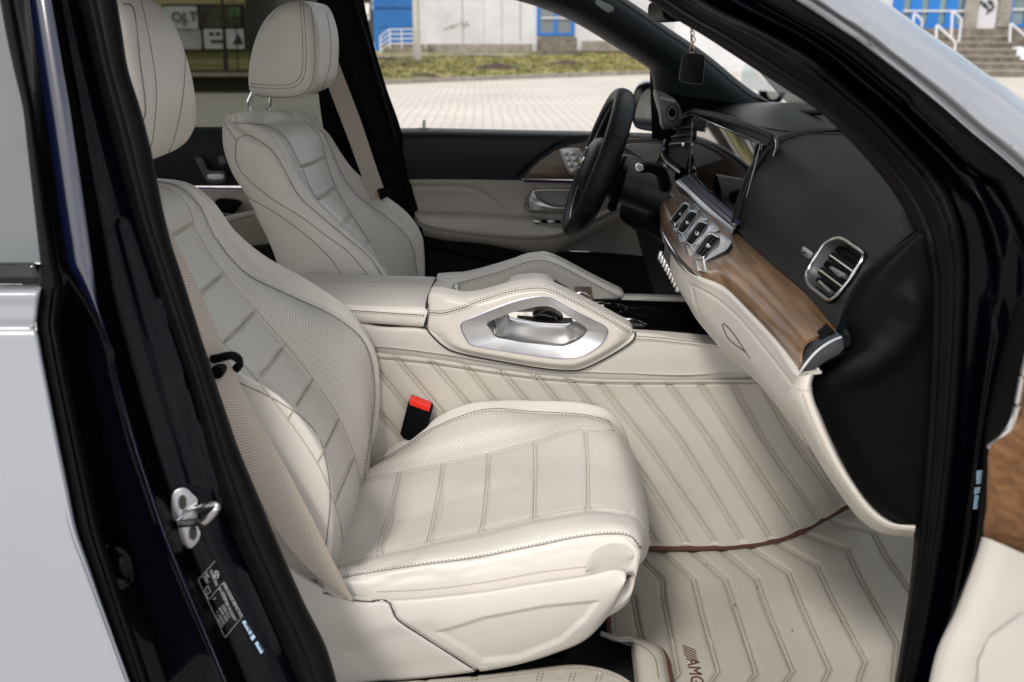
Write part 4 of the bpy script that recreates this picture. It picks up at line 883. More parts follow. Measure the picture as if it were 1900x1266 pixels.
# speaker mesh at the front of the door
dd = Part(); w_ = cat([P(a_, b_, 2.690) for a_, b_ in [(1160, 270), (1190, 267), (1226, 266), (1224, 285), (1212, 303), (1196, 296), (1170, 278)]], 50, closed=True); dd.slab(w_, (0, .01, 0), M['grille'], bev=.001)
q = w_; dd.V[-1]; dd.U[-1] = dd.V[-1][:, [0, 2]] * 1.0; dd.tube(w_ + [0, -.001, 0], .0015, M['satin'], 5, closed=True); dd.build('speaker_grille', ddoor)
# side window channel
DKM = newmat('dark_metal', (.10, .10, .105), .4, metal=.6)
# ---- DRIVER SIDE REAR DOOR (seen between the seats)
rd = Part(); rows_ = [[(150, 236, 2.80), (300, 237, 2.80), (610, 238, 2.80)], [(150, 240, 2.74), (300, 240, 2.74), (610, 240, 2.74)], [(150, 290, 2.72), (300, 290, 2.72), (610, 290, 2.72)], [(150, 345, 2.72), (300, 345, 2.72), (610, 345, 2.72)]]; rd.grid(grid(rows_, 20, 40), M['blackl'], thick=.03); rdo = rd.build('door', car, label='driver side rear door seen between the two front seats')
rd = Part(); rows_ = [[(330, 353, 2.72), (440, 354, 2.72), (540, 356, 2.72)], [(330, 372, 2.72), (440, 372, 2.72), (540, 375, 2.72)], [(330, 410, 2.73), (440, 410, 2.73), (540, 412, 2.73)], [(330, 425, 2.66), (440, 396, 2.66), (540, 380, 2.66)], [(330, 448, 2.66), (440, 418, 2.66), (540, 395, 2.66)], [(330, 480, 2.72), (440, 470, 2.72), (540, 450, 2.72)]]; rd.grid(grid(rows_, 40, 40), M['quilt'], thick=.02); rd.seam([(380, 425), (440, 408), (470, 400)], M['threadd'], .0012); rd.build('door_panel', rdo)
rd = Part(); rd.grid(grid([[(250, 462, 2.70), (400, 462, 2.70), (560, 450, 2.70)], [(250, 620, 2.70), (400, 620, 2.70), (560, 620, 2.70)]], 8, 8), M['carpet'], thick=.02); rd.build('door_pocket', rdo)
rd = Part(); rd.tube([P(330, 349, 2.705), P(540, 352, 2.705)], .003, M['purple'], 6); rd.build('light_strip', rdo)
rd = Part(); rd.slab(cat([P(a_, b_, 2.69) for a_, b_ in [(362, 296), (370, 293), (378, 300), (386, 316), (412, 318), (419, 326), (414, 339), (388, 340), (378, 330)]], 50, closed=True), (0, .02, 0), DKM, bev=.003)
rs_ = rd.build('seat_control', rdo); rd = Part(); rd.slab(cat([P(a_, b_, 2.687) for a_, b_ in [(386, 324), (412, 324), (413, 333), (388, 334)]], 30, closed=True), (0, .006, 0), M['brush'], bev=.002); rd.slab(cat([P(a_, b_, 2.687) for a_, b_ in [(366, 300), (371, 299), (379, 314), (374, 318)]], 20, closed=True), (0, .006, 0), DKM, bev=.001); rd.build('button', rs_)
rd = Part(); rd.slab(cat([P(a_, b_, 2.70) for a_, b_ in [(405, 293), (415, 290), (420, 303), (409, 306)]], 20, closed=True), (0, .01, 0), DKM, bev=.001); rd.build('button', rs_)
rd = Part(); w_ = cat([P(a_, b_, 2.70) for a_, b_ in [(400, 372), (440, 374), (442, 384), (425, 402), (405, 398)]], 40, closed=True); rd.slab(w_, (0, .02, 0), M['blackp'], bev=.002); rd.tube([P(410, 396, 2.695), P(428, 398, 2.695)], .002, M['chrome'], 5); rd.build('door_handle', rdo)
rd = Part(); v = [P(120, -40, 2.74), P(640, -40, 2.74), P(640, 238, 2.78), P(120, 238, 2.78)]; rd.add(v, [(0, 1, 2, 3)], M['tint']); rd.build('window_glass', rdo)

# ---- CONSOLE
YC0, YC1 = 1.82, 2.10
con = Part()   # body below the rails
a = [(560, 560), (690, 600), (786, 607), (900, 640), (1010, 655), (1100, 640), (1177, 617), (1260, 624), (1345, 637)]
b = [(560, 650), (698, 655), (804, 667), (906, 683), (1008, 696), (1109, 703), (1239, 706), (1320, 705), (1410, 704)]
rows_ = [[(x, y, 1.86) for x, y in a], [(x, y + 3, 1.825) for x, y in a], [tuple(k) + (1.818,) for k in lerp(a, b, .4)], [tuple(k) + (1.822,) for k in b], [(x, y + 30, 1.83) for x, y in b], [(x, y + 250, 1.86) for x, y in b]]
con.grid(grid(rows_, 60, 150), M['plastic'], thick=.02)
# right-hand shoulder with its stitching
s0 = [(1179, 612), (1240, 616), (1335, 625)]; s1 = [(1176, 619), (1240, 624), (1345, 637)]
g = np.array([[P(x, y, 1.875) for x, y in s0], [P(x, y, 1.86) for x, y in s0], [P(x, y, 1.828) for x, y in s1], [P(x, y + 8, 1.816) for x, y in s1], [P(x, y + 30, 1.832) for x, y in s1]]); g = cat(g, 30); g = np.swapaxes(cat(np.swapaxes(g, 0, 1), 40), 0, 1); con.grid(g, M['leather'], thick=.004)
con.seam([(1178, 624), (1240, 629), (1345, 642)], M['threadd'], .0008); con.stitch([(1178, 620), (1240, 625), (1345, 638)], M['threadd'], .0006); con.stitch([(1178, 628), (1240, 633), (1345, 646)], M['threadd'], .0006)
console = con.build('centre_console', car)
# inner floor of the console
q = Part(); zt = P(1100, 600, 1.9)[2]; x0 = P(800, 560, 1.95)[0]; x1 = .45
q.box([(x0 + x1) / 2, 1.96, .78], [x1 - x0, .22, .10], M['piano']); q.box([(x0 + x1) / 2, 1.96, .60], [x1 - x0, .27, .26], M['carpet']); q.build('console_tray', console)
# armrest lid
arm = Part(); an = [(540, 590), (600, 596), (680, 600), (786, 607)]
top_f = [(560, 511), (600, 511), (700, 513), (807, 516)]; top_n = [(555, 556), (640, 560), (700, 563), (793, 566)]
rows_ = [[(x, y + 30, 2.10) for x, y in top_f], [(x, y, 2.10) for x, y in top_f], [(x + 0, y + 3, 2.08) for x, y in top_f], [(x * .5 + u * .5 - 2, (y + v_) / 2 - 3, 1.96) for (x, y), (u, v_) in zip(top_f, top_n)], [(x, y, 1.835) for x, y in top_n], [(x, y + 12, 1.815) for x, y in top_n], [(x, y - 3, 1.815) for x, y in an], [(x, y, 1.84) for x, y in an]]
g = grid(rows_, 90, 80); arm.grid(g, M['leather'], thick=.004)
arm.seam([(560, 570), (664, 577), (787, 585)], M['threadd'], .0008); arm.stitch([(560, 573), (664, 580), (787, 588)], M['threadd'], .0007); arm.seam([(600, 523), (700, 525), (800, 528)], M['thread'], .0007)
endc = g[:, -1]; arm.add(endc, [tuple(range(len(endc)))], M['leather']); arm.build('armrest', console)
q = Part(); q.tube(cat([P(809, 518, 2.09), P(800, 538, 1.97), P(792.5, 563, 1.83), P(789, 604, 1.822)], 30), .0028, M['gap'], 6)
q.tube([P(560, 600, 1.83), P(680, 603, 1.83), P(787, 610, 1.83)], .005, M['gap'], 6); q.build('shut_line', console)
# near grab rail with its metal opening
def resamp(outl, Y, n, c):
    w_ = np.array([P(a_, b_, Y) for a_, b_ in outl]); w_ = cat(w_, 600, closed=True); an_ = np.arctan2(w_[:, 2] - c[2], w_[:, 0] - c[0]); o_ = np.argsort(an_); t_ = np.linspace(-math.pi, math.pi, n, endpoint=False)
    return np.stack([np.interp(t_, an_[o_], w_[o_, k], period=2 * math.pi) for k in range(3)], -1)
cN = P(1010, 612, 1.82)
outN = [(797, 545), (820, 545), (855, 553), (889, 550), (928, 539), (960, 531), (999, 528), (1018, 531), (1040, 540), (1108, 574), (1145, 594), (1172, 609), (1176, 620), (1172, 631), (1156, 643), (1120, 664), (1081, 682), (1054, 686), (999, 681), (917, 667), (848, 653), (821, 640), (800, 620), (790, 606), (792, 575)]
rO = [(855, 606), (862, 596), (885, 586), (917, 573), (950, 561), (972, 555), (995, 551), (1013, 551), (1026, 555), (1055, 571), (1081, 584), (1105, 596), (1119, 603), (1127, 611), (1127, 620), (1118, 636), (1098, 651), (1076, 661), (1048, 665), (1013, 662), (970, 656), (931, 650), (900, 645), (876, 640), (865, 630)]
rI = [(905, 600), (925, 590), (944, 582), (975, 574), (993, 570), (1015, 569), (1030, 574), (1054, 587), (1075, 600), (1089, 611), (1085, 619), (1076, 628), (1062, 636), (1043, 642), (1010, 639), (972, 635), (945, 630), (922, 625), (912, 612)]
N_ = 220
oN = resamp(outN, 1.822, N_, cN); iN = resamp(rO, 1.806, N_, cN)
gr_ = Part(); d_ = iN - oN; prof = [oN + [0, .055, -.004], oN + [0, .05, .0], oN + [0, .012, 0], oN + d_ * .05 + [0, .003, 0], oN + d_ * .15, oN + d_ * .5 + [0, -.006, 0], oN + d_ * .85 + [0, -.002, 0], iN, iN - d_ * .02 + [0, .006, 0], iN + [0, .05, 0]]
g = cat(np.array(prof), 40); gr_.grid(g, M['leather'], closed_c=True)
stl = [(797, 580), (822, 581), (850, 574), (888, 560), (930, 546), (965, 538), (1000, 535), (1018, 538), (1040, 547), (1105, 580), (1168, 616)]
for d1, kind_ in ((0, 0), (-4, 1), (4, 1)):
    l_ = [(a_, b_ + d1) for a_, b_ in stl]
    (gr_.seam if kind_ == 0 else gr_.stitch)(l_, M['threadd'], .0009 if kind_ == 0 else .0007)
rail_n = gr_.build('grab_handle', console, label='near grab handle with metal framed opening')
q = Part(); q.tube(cat([P(a_, b_, 1.8145) for a_, b_ in [(788, 606), (800, 621), (822, 642), (850, 655), (917, 669), (999, 683), (1054, 688), (1082, 685), (1121, 667), (1158, 645), (1176, 630), (1179, 616)]], 90), .0016, M['gap'], 6); q.build('shut_line', rail_n)
iO = resamp(rO, 1.806, N_, cN); iI = resamp(rI, 1.822, N_, cN); d_ = iI - iO
met = Part(); g = np.array([iO + [0, .004, 0], iO + d_ * .03 + [0, -.0015, 0], iO + d_ * .5, iI - d_ * .03 + [0, -.001, 0], iI + [0, .001, 0], iI + d_ * .12 + [0, .012, 0], iI + d_ * .2 + [0, .04, .0]]); met.grid(g, M['brush'], closed_c=True); met.build('metal_ring', rail_n)
lt = Part(); lt.tube(iO + [0, -.0006, 0], .0011, newmat('lilac_edge', (.36, .34, .46), .3, metal=.5), 6, closed=True); lt.build('light_strip', rail_n)
# metal scoop inside the opening
sc_ = Part(); rows_ = [[(918, 596, 1.845), (942, 586, 1.855), (946, 588, 1.86), (1000, 598, 1.862), (1050, 601, 1.862), (1064, 596, 1.855), (1092, 604, 1.845)], [(920, 606, 1.835), (940, 596, 1.85), (955, 600, 1.856), (1000, 607, 1.857), (1048, 608, 1.857), (1062, 602, 1.85), (1090, 610, 1.835)], [(922, 616, 1.828), (938, 618, 1.838), (960, 622, 1.842), (1000, 624, 1.842), (1048, 624, 1.842), (1068, 618, 1.836), (1086, 616, 1.826)], [(918, 628, 1.824), (940, 633, 1.826), (972, 638, 1.826), (1010, 642, 1.826), (1043, 645, 1.826), (1064, 640, 1.826), (1080, 632, 1.824)]]
sc_.grid(grid(rows_, 40, 80), M['satin'], thick=.003); sc_.tube(cat([P(a_, b_, 1.86) for a_, b_ in [(942, 585), (950, 593), (1000, 600), (1050, 602), (1064, 596)]], 30), .0022, M['chrome'], 8); sc_.build('metal_scoop', rail_n)
# far grab rail
cF = P(1000, 535, 2.07)
outF = [(812, 516), (851, 515), (889, 507), (944, 491), (975, 480), (993, 477), (1013, 476), (1040, 486), (1095, 515), (1135, 535), (1157, 546), (1150, 556), (1100, 558), (1050, 572), (1000, 580), (930, 580), (860, 575), (835, 550), (812, 530)]
inF = [(955, 536), (963, 527), (980, 520), (999, 513), (1013, 513), (1028, 519), (1040, 526), (1053, 534), (1054, 542), (1046, 547), (1020, 552), (985, 552), (962, 545)]
oF = resamp(outF, 2.05, N_, cF); iF = resamp(inF, 2.05, N_, cF); d_ = iF - oF
fr = Part(); prof = [oF + [0, .055, -.006], oF + [0, .045, .001], oF + [0, .012, 0.001], oF + d_ * .06 + [0, .002, 0], oF + d_ * .3 + [0, -.004, 0], oF + d_ * .8 + [0, -.002, 0], iF, iF + [0, .008, 0], iF + [0, .05, 0]]
fr.grid(cat(np.array(prof), 36), M['leather'], closed_c=True)
stf = [(842, 541), (838, 535), (850, 526), (880, 518), (930, 504), (975, 488), (1000, 484), (1018, 486), (1045, 497), (1100, 526), (1148, 551)]
fr.seam(stf, M['threadd'], .0009); fr.stitch([(a_, b_ + 4) for a_, b_ in stf], M['threadd'], .0008); fr.build('grab_handle', console, label='far grab handle')
# tray between the rails + rear bridge
tr_ = Part(); rows_ = [[(795, 560, 1.835), (820, 556, 1.835), (852, 554, 1.85)], [(800, 538, 1.95), (825, 536, 1.95), (838, 542, 1.95)], [(811, 518, 2.09), (832, 517, 2.09), (850, 520, 2.07)]]; g = grid(rows_, 24, 24); tr_.grid(g, M['leather'], thick=.02)
rows_ = [[(838, 532, 2.05), (840, 540, 1.97), (848, 553, 1.87)], [(850, 548, 2.05), (853, 556, 1.97), (860, 566, 1.87)], [(875, 575, 2.05), (880, 578, 1.97), (885, 582, 1.87)], [(1000, 600, 2.05), (1000, 604, 1.97), (1000, 606, 1.87)]]
g = grid(rows_, 24, 24); tr_.grid(g, M['leather'], thick=.004); tr_.build('palm_rest', console)
ch = Part(); c = P(846, 545, 1.965); ch.puff(cat([(c[0] - .004, c[2] - .03), (c[0] + .012, c[2] - .025), (c[0] + .008, c[2] + .01), (c[0] - .004, c[2] + .016), (c[0] - .012, c[2])], 24, closed=True), 1.94, 1.99, .008, M['satin'], dome=.004)
ch.build('chrome_button', console)
# rounded palm pad seen above near rail
pd_ = Part(); o = cat(world2([(935, 548), (940, 538), (955, 529), (990, 525), (1015, 528), (1030, 540), (1010, 556), (960, 556)], 1.90), 50, closed=True); pd_.puff(o, 1.88, 2.0, .02, M['leather'], dome=.006); pd_.build('palm_rest', console)
# wood block with touch control
tb = Part(); oquad(tb, [(1068, 548), (1100, 548), (1104, 580), (1068, 580)], 1.93, .07, M['woodd'], .003); th = np.linspace(0, math.pi, 14); c = P(1078, 570, 1.925); tb.tube(c + np.stack([.022 * np.cos(th), 0 * th, .030 * np.sin(th)], -1), .0015, M['chrome'], 6); tb.build('touch_pad', console)
kb = Part(); rows_ = [[(960, 585, 1.93), (1000, 588, 1.93), (1062, 590, 1.93)], [(960, 596, 1.90), (1000, 600, 1.90), (1062, 600, 1.90)]]; kb.grid(grid(rows_, 6, 10), M['woodd'], thick=.02); kb.build('wood_trim', console)
kn = Part(); o = cat(world2([(988, 582), (996, 574), (1012, 572), (1030, 578), (1044, 590), (1040, 597), (1000, 596)], 1.93), 40, closed=True); kn.puff(o, 1.915, 1.965, .008, M['piano'], dome=.003); kn.tube(cat([P(990, 588, 1.912), P(1005, 580, 1.912), P(1020, 577, 1.912), P(1036, 585, 1.912)], 16), .003, M['chrome'], 6)
for a_, b_ in ((1002, 585), (1020, 587), (1032, 592)): kn.box(P(a_, b_, 1.911), [.004, .002, .003], M['print'])
kn.build('control_knob', console)
# cup holder ring and dark bay
th = np.linspace(0, 2 * math.pi, 60, endpoint=False); c = P(1158, 603, 1.955)
cu_ = Part(); cu_.tube(c + np.stack([.044 * np.cos(th), .044 * np.sin(th), 0 * th], -1), .0032, M['chrome'], 8, closed=True); cu_.tube([c - [0, 0, .002], c - [0, 0, .075]], [.042, .038], M['piano'], 40); cu_.build('cup_holder', console)
cu_ = Part(); c2 = P(1125, 573, 2.01); cu_.tube(c2 + np.stack([.042 * np.cos(th), .042 * np.sin(th), 0 * th], -1), .003, M['piano'], 8, closed=True); cu_.build('cup_holder', console)
by = Part(); rows_ = [[(1120, 558, 2.06), (1200, 556, 2.06), (1330, 560, 2.06)], [(1120, 575, 2.05), (1200, 585, 2.05), (1330, 590, 2.05)], [(1120, 640, 1.86), (1200, 640, 1.86), (1330, 650, 1.86)]]; by.grid(grid(rows_, 16, 24), M['piano'], thick=.004)
rows_ = [[(1156, 545, 2.10), (1210, 546, 2.10), (1290, 549, 2.10)], [(1153, 549, 2.07), (1210, 550, 2.07), (1290, 553, 2.07)], [(1152, 555, 2.06), (1210, 557, 2.06), (1290, 559, 2.06)], [(1152, 562, 2.062), (1210, 564, 2.062), (1290, 566, 2.062)]]; g = grid(rows_, 16, 24); by2 = Part(); by2.grid(g[:12], M['leather'], thick=.01); by.build('storage_bay', console); by2.build('console_edge', console)
# ---- DASHBOARD
seamU = [(1275, 372, 2.19), (1320, 400, 2.0), (1367, 433, 1.83), (1438, 497, 1.563), (1497, 549, 1.397), (1551, 612, 1.237)]
base = np.array([P(*q) for q in seamU])
profC = [(.012, -.012), (0, 0), (.004, .025), (.014, .07), (.032, .12), (.062, .160), (.115, .180), (.18, .184), (.28, .180), (.36, .172)]
profN = [(.012, -.012), (0, 0), (.008, .022), (.026, .062), (.052, .100), (.085, .132), (.135, .158), (.20, .170), (.28, .172), (.36, .165)]
cols = []
f0 = base[0].copy(); f0[1] = 2.62; f1 = base[0].copy(); f1[1] = 2.40
sh = {0: .05, 1: .05, 2: .05, 3: .05, 4: .05, 5: 0}
b18 = base[2].copy(); b18[1] = 1.875; b17 = base[2].copy(); b17[1] = 1.845
lst = [f0, f1, base[0], base[1], b18, b17] + list(base[2:]) + [None, None]
for i_, b in enumerate(lst):
    if b is None:
        k_ = i_ - (len(lst) - 2); bb_ = base[-1]; col = []
        for (dx, dz) in profN: col.append([bb_[0] + dx + .006 + .05 * k_, 1.222 - .004 * k_, bb_[2] + dz - .005 - .01 * k_])
    else:
        t = min(1, max(0, (1.83 - b[1]) / .35)); col = [[b[0] + sh.get(i_, 0) + c[0] * (1 - t) + n_[0] * t, b[1], b[2] + c[1] * (1 - t) + n_[1] * t] for c, n_ in zip(profC, profN)]
    cols.append(col)
G3 = np.swapaxes(np.array(cols), 0, 1); g = cat(G3, 200); g = np.swapaxes(cat(np.swapaxes(g, 0, 1), 260), 0, 1)
g = groove(g, [[(1370, 438), (1438, 497 - 28), (1480, 505), (1500, 522)]], 2.2, .0018) if 0 else g
vent_o = [(1550, 444), (1566, 444), (1585, 456), (1603, 469), (1605, 480), (1590, 506), (1568, 537), (1550, 556), (1539, 559), (1522, 547), (1505, 533), (1498, 517), (1502, 502), (1516, 478), (1533, 454)]
bv0 = Part(); bv0.grid(g, M['blackl']); bv0 = bv0.bvh; g = even(g, 0); g = recess(g, vent_o, 6, .024)
d = Part(); d.grid(g, M['blackl'], thick=.006); bvd = d.bvh
d.seam([(1368, 425), (1384, 438), (1400, 452), (1440, 480), (1470, 500), (1502, 522)], M['gap'], .0014, bvh=bvd); d.seam([(1556, 600), (1566, 570), (1585, 530), (1612, 497), (1650, 466)], M['gap'], .0012, bvh=bvd)
d.seam([(1345, 204), (1372, 222), (1420, 238), (1480, 246), (1560, 250)], M['gap'], .0012, bvh=bvd)
dash = d.build('dashboard', car)
# hood around the screens
h = Part(); hl = [(1286, 207, 2.50), (1330, 216, 2.28), (1390, 236, 2.0), (1428, 252, 1.845), (1436, 268, 1.82), (1428, 300, 1.82), (1402, 362, 1.825), (1370, 430, 1.835)]
w_ = cat([P(*q) for q in hl], 90); h.tube(w_, .005, M['blackl'], 12, r2=.008)
w2 = cat([P(q[0] + (5 if i_ > 3 else 2), q[1] - (1 if i_ > 3 else 4), q[2]) for i_, q in enumerate(hl)], 90); h.tube(w2 + [0, -.006, .002], .0012, M['threadd'], 5); h.tube(w_ + [0, -.0125, .001], .0009, M['satin'], 5)
h.build('screen_hood', dash)
sc = Part(); q4 = [P(1286, 213, 2.48), P(1412, 268, 1.842), P(1376, 406, 1.832), P(1279, 322, 2.46)]
def bil(q4, nu, nv): return np.array([[q4[0] * (1 - u) * (1 - v) + q4[1] * u * (1 - v) + q4[2] * u * v + q4[3] * (1 - u) * v for u in np.linspace(0, 1, nu)] for v in np.linspace(0, 1, nv)])
g = bil(q4, 20, 8); sc.grid(g, M['screen'], thick=.012)
scr = sc.build('screen', dash); sc = Part(); sc.tube(cat(lin([q4[3], q4[0], q4[1], q4[2]], 60), 120), .0022, M['piano'], 6)
sc.tube(lin([q4[0] + [0, 0, .001], q4[1] + [0, 0, .002]], 20) + [-.003, -.002, 0], .0010, M['chrome'], 5); sc.tube(lin([q4[1], q4[2]], 20) + [-.002, -.004, 0], .001, M['satin'], 5); sc.build('bezel', scr)
# dark side wedge of the screen panel (its far edge)
s2 = Part(); s0 = [(1281, 324, 2.46), (1330, 366, 2.12), (1377, 408, 1.83)]; s1 = [(1271, 332, 2.45), (1322, 378, 2.10), (1374, 420, 1.815)]; s3 = [(1262, 338, 2.45), (1315, 388, 2.09), (1368, 429, 1.812)]; s4 = [(1258, 350, 2.45), (1308, 398, 2.08), (1362, 438, 1.812)]
A_ = [np.array([P(*q) for q in s]) for s in (s0, s1, s3, s4)]
gs = cat(np.stack([A_[0] + [.01, 0, 0], A_[0] + [-.002, 0, 0], A_[1] + [-.012, 0, 0]]), 12); gs = np.swapaxes(cat(np.swapaxes(gs, 0, 1), 40), 0, 1); s2.grid(gs, newmat('blue_grey_satin', (.20, .21, .26), .3, metal=.7), thick=.004)
s2.tube(cat((A_[0] + A_[1]) / 2 + [-.009, 0, .002], 40), .0022, M['blue_l'], 6)
gs = cat(np.stack([A_[1] + [-.012, 0, -.001], A_[2] + [-.012, 0, 0], A_[3] + [-.008, 0, 0]]), 12); gs = np.swapaxes(cat(np.swapaxes(gs, 0, 1), 40), 0, 1); s2.grid(gs, M['satin'], thick=.004); s2.tube(cat(A_[1] + [-.013, 0, -.001], 40), .0016, M['chrome'], 6); s2.build('chrome_strip', dash)
# far vent behind the wheel
v_ = Part(); ln = [(1284, 213, 2.50), (1262, 221, 2.60), (1246, 238, 2.66), (1234, 262, 2.68), (1229, 286, 2.66), (1236, 302, 2.60), (1262, 322, 2.48)]; w_ = cat([P(*q) for q in ln], 60)
v_.tube(w_, .0028, M['chrome'], 8); v_.tube(w_ + [.006, .004, .006], .008, M['piano'], 8); v_.add(w_ + [.012, 0, 0], [tuple(range(len(w_)))], M['gap']); fv = v_.build('air_vent', dash, label='far air vent beyond the screens')
for y_ in (240, 254, 268, 282, 296):
    q = Part(); q.tube([P(1240 + abs(y_ - 268) * .25, y_ + 2, 2.64), P(1284, y_ - 3, 2.50)], .004, M['blackp'], 6, r2=.0015); q.tube([P(1242 + abs(y_ - 268) * .25, y_, 2.635), P(1284, y_ - 5, 2.49)], .0012, M['satin'], 5); q.build('slat', fv)
q = Part(); q.box(P(1268, 268, 2.53), [.012, .02, .012], M['chrome'], bev=.002); q.build('vent_tab', fv)
# wood trim
up_ = [(1262, 362, 2.3), (1285, 383, 2.13), (1330, 408, 1.95), (1367, 433, 1.83), (1438, 497, 1.563), (1497, 549, 1.397), (1545, 607, 1.25), (1552, 617, 1.225)]
lo_ = [(1227, 412, 2.10), (1232, 432, 1.98), (1262, 480, 1.76), (1300, 513, 1.63), (1345, 534, 1.557), (1392, 580, 1.42), (1440, 632, 1.29), (1485, 688, 1.187)]
U_ = np.array([P(*q) for q in up_]); L_ = np.array([P(*q) for q in lo_])
rows_ = [U_ + [.012, 0, .0], U_]
for t in (.2, .45, .7, .88): rows_.append(U_ * (1 - t) + L_ * t + np.array([-.020, -.004, .012]) * math.sin(math.pi * t))
rows_ += [L_, L_ + [.015, .0, -.004]]
g = cat(np.array(rows_), 80); g = np.swapaxes(cat(np.swapaxes(g, 0, 1), 200), 0, 1); wd = Part(); wd.grid(g, M['wood'], thick=.004); bvw = wd.bvh; woodp = wd.build('wood_trim', dash)
q = Part(); q.tube(cat(L_ + [-.001, -.002, -.003], 150), .0024, M['chrome'], 8); q.tube(cat(L_ + [.002, -.002, -.009], 150), .005, newmat('dark_grey_trim', (.07, .07, .075), .4), 8); q.build('chrome_strip', woodp)
# end cap
q = Part(); q.slab([P(a_, b_, 1.198) for a_, b_ in ((1546, 612), (1515, 640), (1482, 686), (1494, 694), (1530, 668), (1562, 632))], (0, .03, 0), M['blackp']); q.build('end_filler', woodp)
q = Part(); ec = [(1561, 625), (1540, 634), (1516, 651), (1497, 672), (1485, 690), (1493, 690), (1512, 686), (1530, 672), (1555, 658), (1566, 648), (1565, 636)]
q.slab([P(a_, b_, 1.180) for a_, b_ in ec], (0, .03, 0), newmat('end_cap', (.035, .038, .045), .3), bev=.001); q.tube(cat([P(a_, b_, 1.178) for a_, b_ in ec[:5]], 30), .002, M['chrome'], 8); q.build('end_cap', woodp)
# four centre vents
def rnd(poly, f=.22, n=5):
    """polygon with rounded corners"""
    a = np.array(poly, float); o = []
    for k_ in range(len(a)):
        p0, p1, p2 = a[k_ - 1], a[k_], a[(k_ + 1) % len(a)]; q0 = p1 + (p0 - p1) * f; q2 = p1 + (p2 - p1) * f
        for t in np.linspace(0, 1, n): o.append(tuple(q0 * (1 - t)**2 + 2 * p1 * t * (1 - t) + q2 * t * t))
    return o
vents = [([(243, 250), (332, 135), (368, 163), (275, 284)], [(230, 240), (326, 124), (404, 134), (446, 182), (395, 200), (272, 296), (244, 290)], 2.0),
         ([(285, 326), (372, 190), (424, 214), (330, 350)], [(270, 314), (366, 180), (460, 196), (506, 246), (450, 266), (330, 366), (284, 358)], 1.90),
         ([(343, 402), (438, 260), (495, 289), (392, 432)], [(326, 392), (432, 248), (530, 264), (582, 320), (520, 345), (395, 448), (344, 440)], 1.79),
         ([(403, 487), (508, 343), (580, 386), (478, 514)], [(386, 478), (500, 328), (606, 346), (668, 400), (632, 456), (470, 538), (406, 528)], 1.675)]
for vi, (inn, out, Y) in enumerate(vents):
    f = lambda k_: (1180 + k_[0] / 3.724, 340 + k_[1] / 3.724)
    hs_ = [h_ for h_ in wd.onto([f(k_) for k_ in rnd(inn)], bvw) if h_ is not None]; c = np.mean([h_[0] for h_ in hs_], 0); nv = np.mean([h_[1] for h_ in hs_], 0); nv /= np.linalg.norm(nv)
    def vp(k_, l, nv=nv, c=c, vi=vi):
        l = l + vi * .0022
        q_ = f(k_); d_ = FW * FPX + RT * (q_[0] - 950) - UP * (q_[1] - 633); return CP + d_ * ((c + nv * l - CP) @ nv / (d_ @ nv))
    mi_ = np.mean(np.array(inn, float), 0); outq = []
    for k_ in inn:
        v2 = np.array(k_, float) - mi_; outq.append(tuple(mi_ + v2 * (1 + 15 / np.linalg.norm(v2))))
    b = np.array([vp(k_, .010) for k_ in rnd(inn, .22, 10)]); a = np.array([vp(k_, .008) for k_ in rnd(outq, .24, 10)]); dd_ = b - a; SV = newmat('satin_silver', (.80, .81, .83), .24, metal=1); p = Part()
    p.slab(np.array([vp(k_, .0055) for k_ in rnd(out, .2, 6)]), -nv * .02, SV, bev=.002)
    p.grid(cat(np.array([a - nv * .006, a - nv * .001, a + dd_ * .2 + nv * .001, a + dd_ * .6 + nv * .002, b, b - nv * .003, b - nv * .008]), 26), SV, closed_c=True)
    ve = p.build('air_vent', dash, label=['slim silver air vent on the wood trim, farthest', 'second silver air vent on the wood trim', 'third silver air vent on the wood trim', 'silver air vent on the wood trim nearest the glovebox'][vi])
    p = Part(); p.slab(b - nv * .0032, -nv * .004, M['gap']); p.build('duct', ve)
    def ib(u_, v_): return [inn[0][k_] * (1 - u_) * (1 - v_) + inn[1][k_] * u_ * (1 - v_) + inn[2][k_] * u_ * v_ + inn[3][k_] * (1 - u_) * v_ for k_ in (0, 1)]
    for t in (.36, .66):
        q = Part(); q.tube([vp(ib(.04, t), .0085), vp(ib(.96, t), .0085)], .0016, M['blackp'], 6); q.build('slat', ve)
    q = Part(); q.slab([vp(ib(*k_), .012) for k_ in ((.42, .45), (.52, .28), (.62, .45), (.56, .80), (.46, .78))], -nv * .008, M['chrome'], bev=.0008); q.build('vent_tab', ve)
q = Part(); q.tube([h_[0] for h_ in wd.onto(cat([(1321, 480), (1335, 475), (1350, 462)], 14), bvw, .003) if h_ is not None], .0022, M['chrome'], 6); q.build('chrome_trim', dash)
# near vent
hs = d.onto(cat(vent_o, 90, closed=True), bv0, .001); ring = np.array([h_[0] for h_ in hs]); nn = np.mean([h_[1] for h_ in hs], 0); nn /= np.linalg.norm(nn)
c = ring.mean(0); ring = np.array([(lambda d_: CP + d_ * ((c - CP) @ nn / (d_ @ nn)))(FW * FPX + RT * (k_[0] - 950) - UP * (k_[1] - 633)) for k_ in cat([(x_ * .985 + 1551.5 * .015, y_ * .985 + 502 * .015) for x_, y_ in vent_o], 90, closed=True)])
p = Part(); p.tube(ring + nn * .003, .0021, newmat('vent_silver', (.80, .82, .84), .25, metal=1), 10, closed=True, r2=.0021); inner = c + (ring - c) * .93
p.grid(np.stack([ring + nn * .002, inner - nn * .004, c + (ring - c) * .88 - nn * .024]), newmat('vent_wall', (.045, .045, .05), .4), closed_c=True)
pv = p.build('air_vent', dash, label='large silver framed air vent nearest the doorway'); p = Part(); q_ = c + (ring - c) * .9 - nn * .018; p.add(q_, [tuple(range(len(q_)))], M['gap']); p.build('duct', pv)
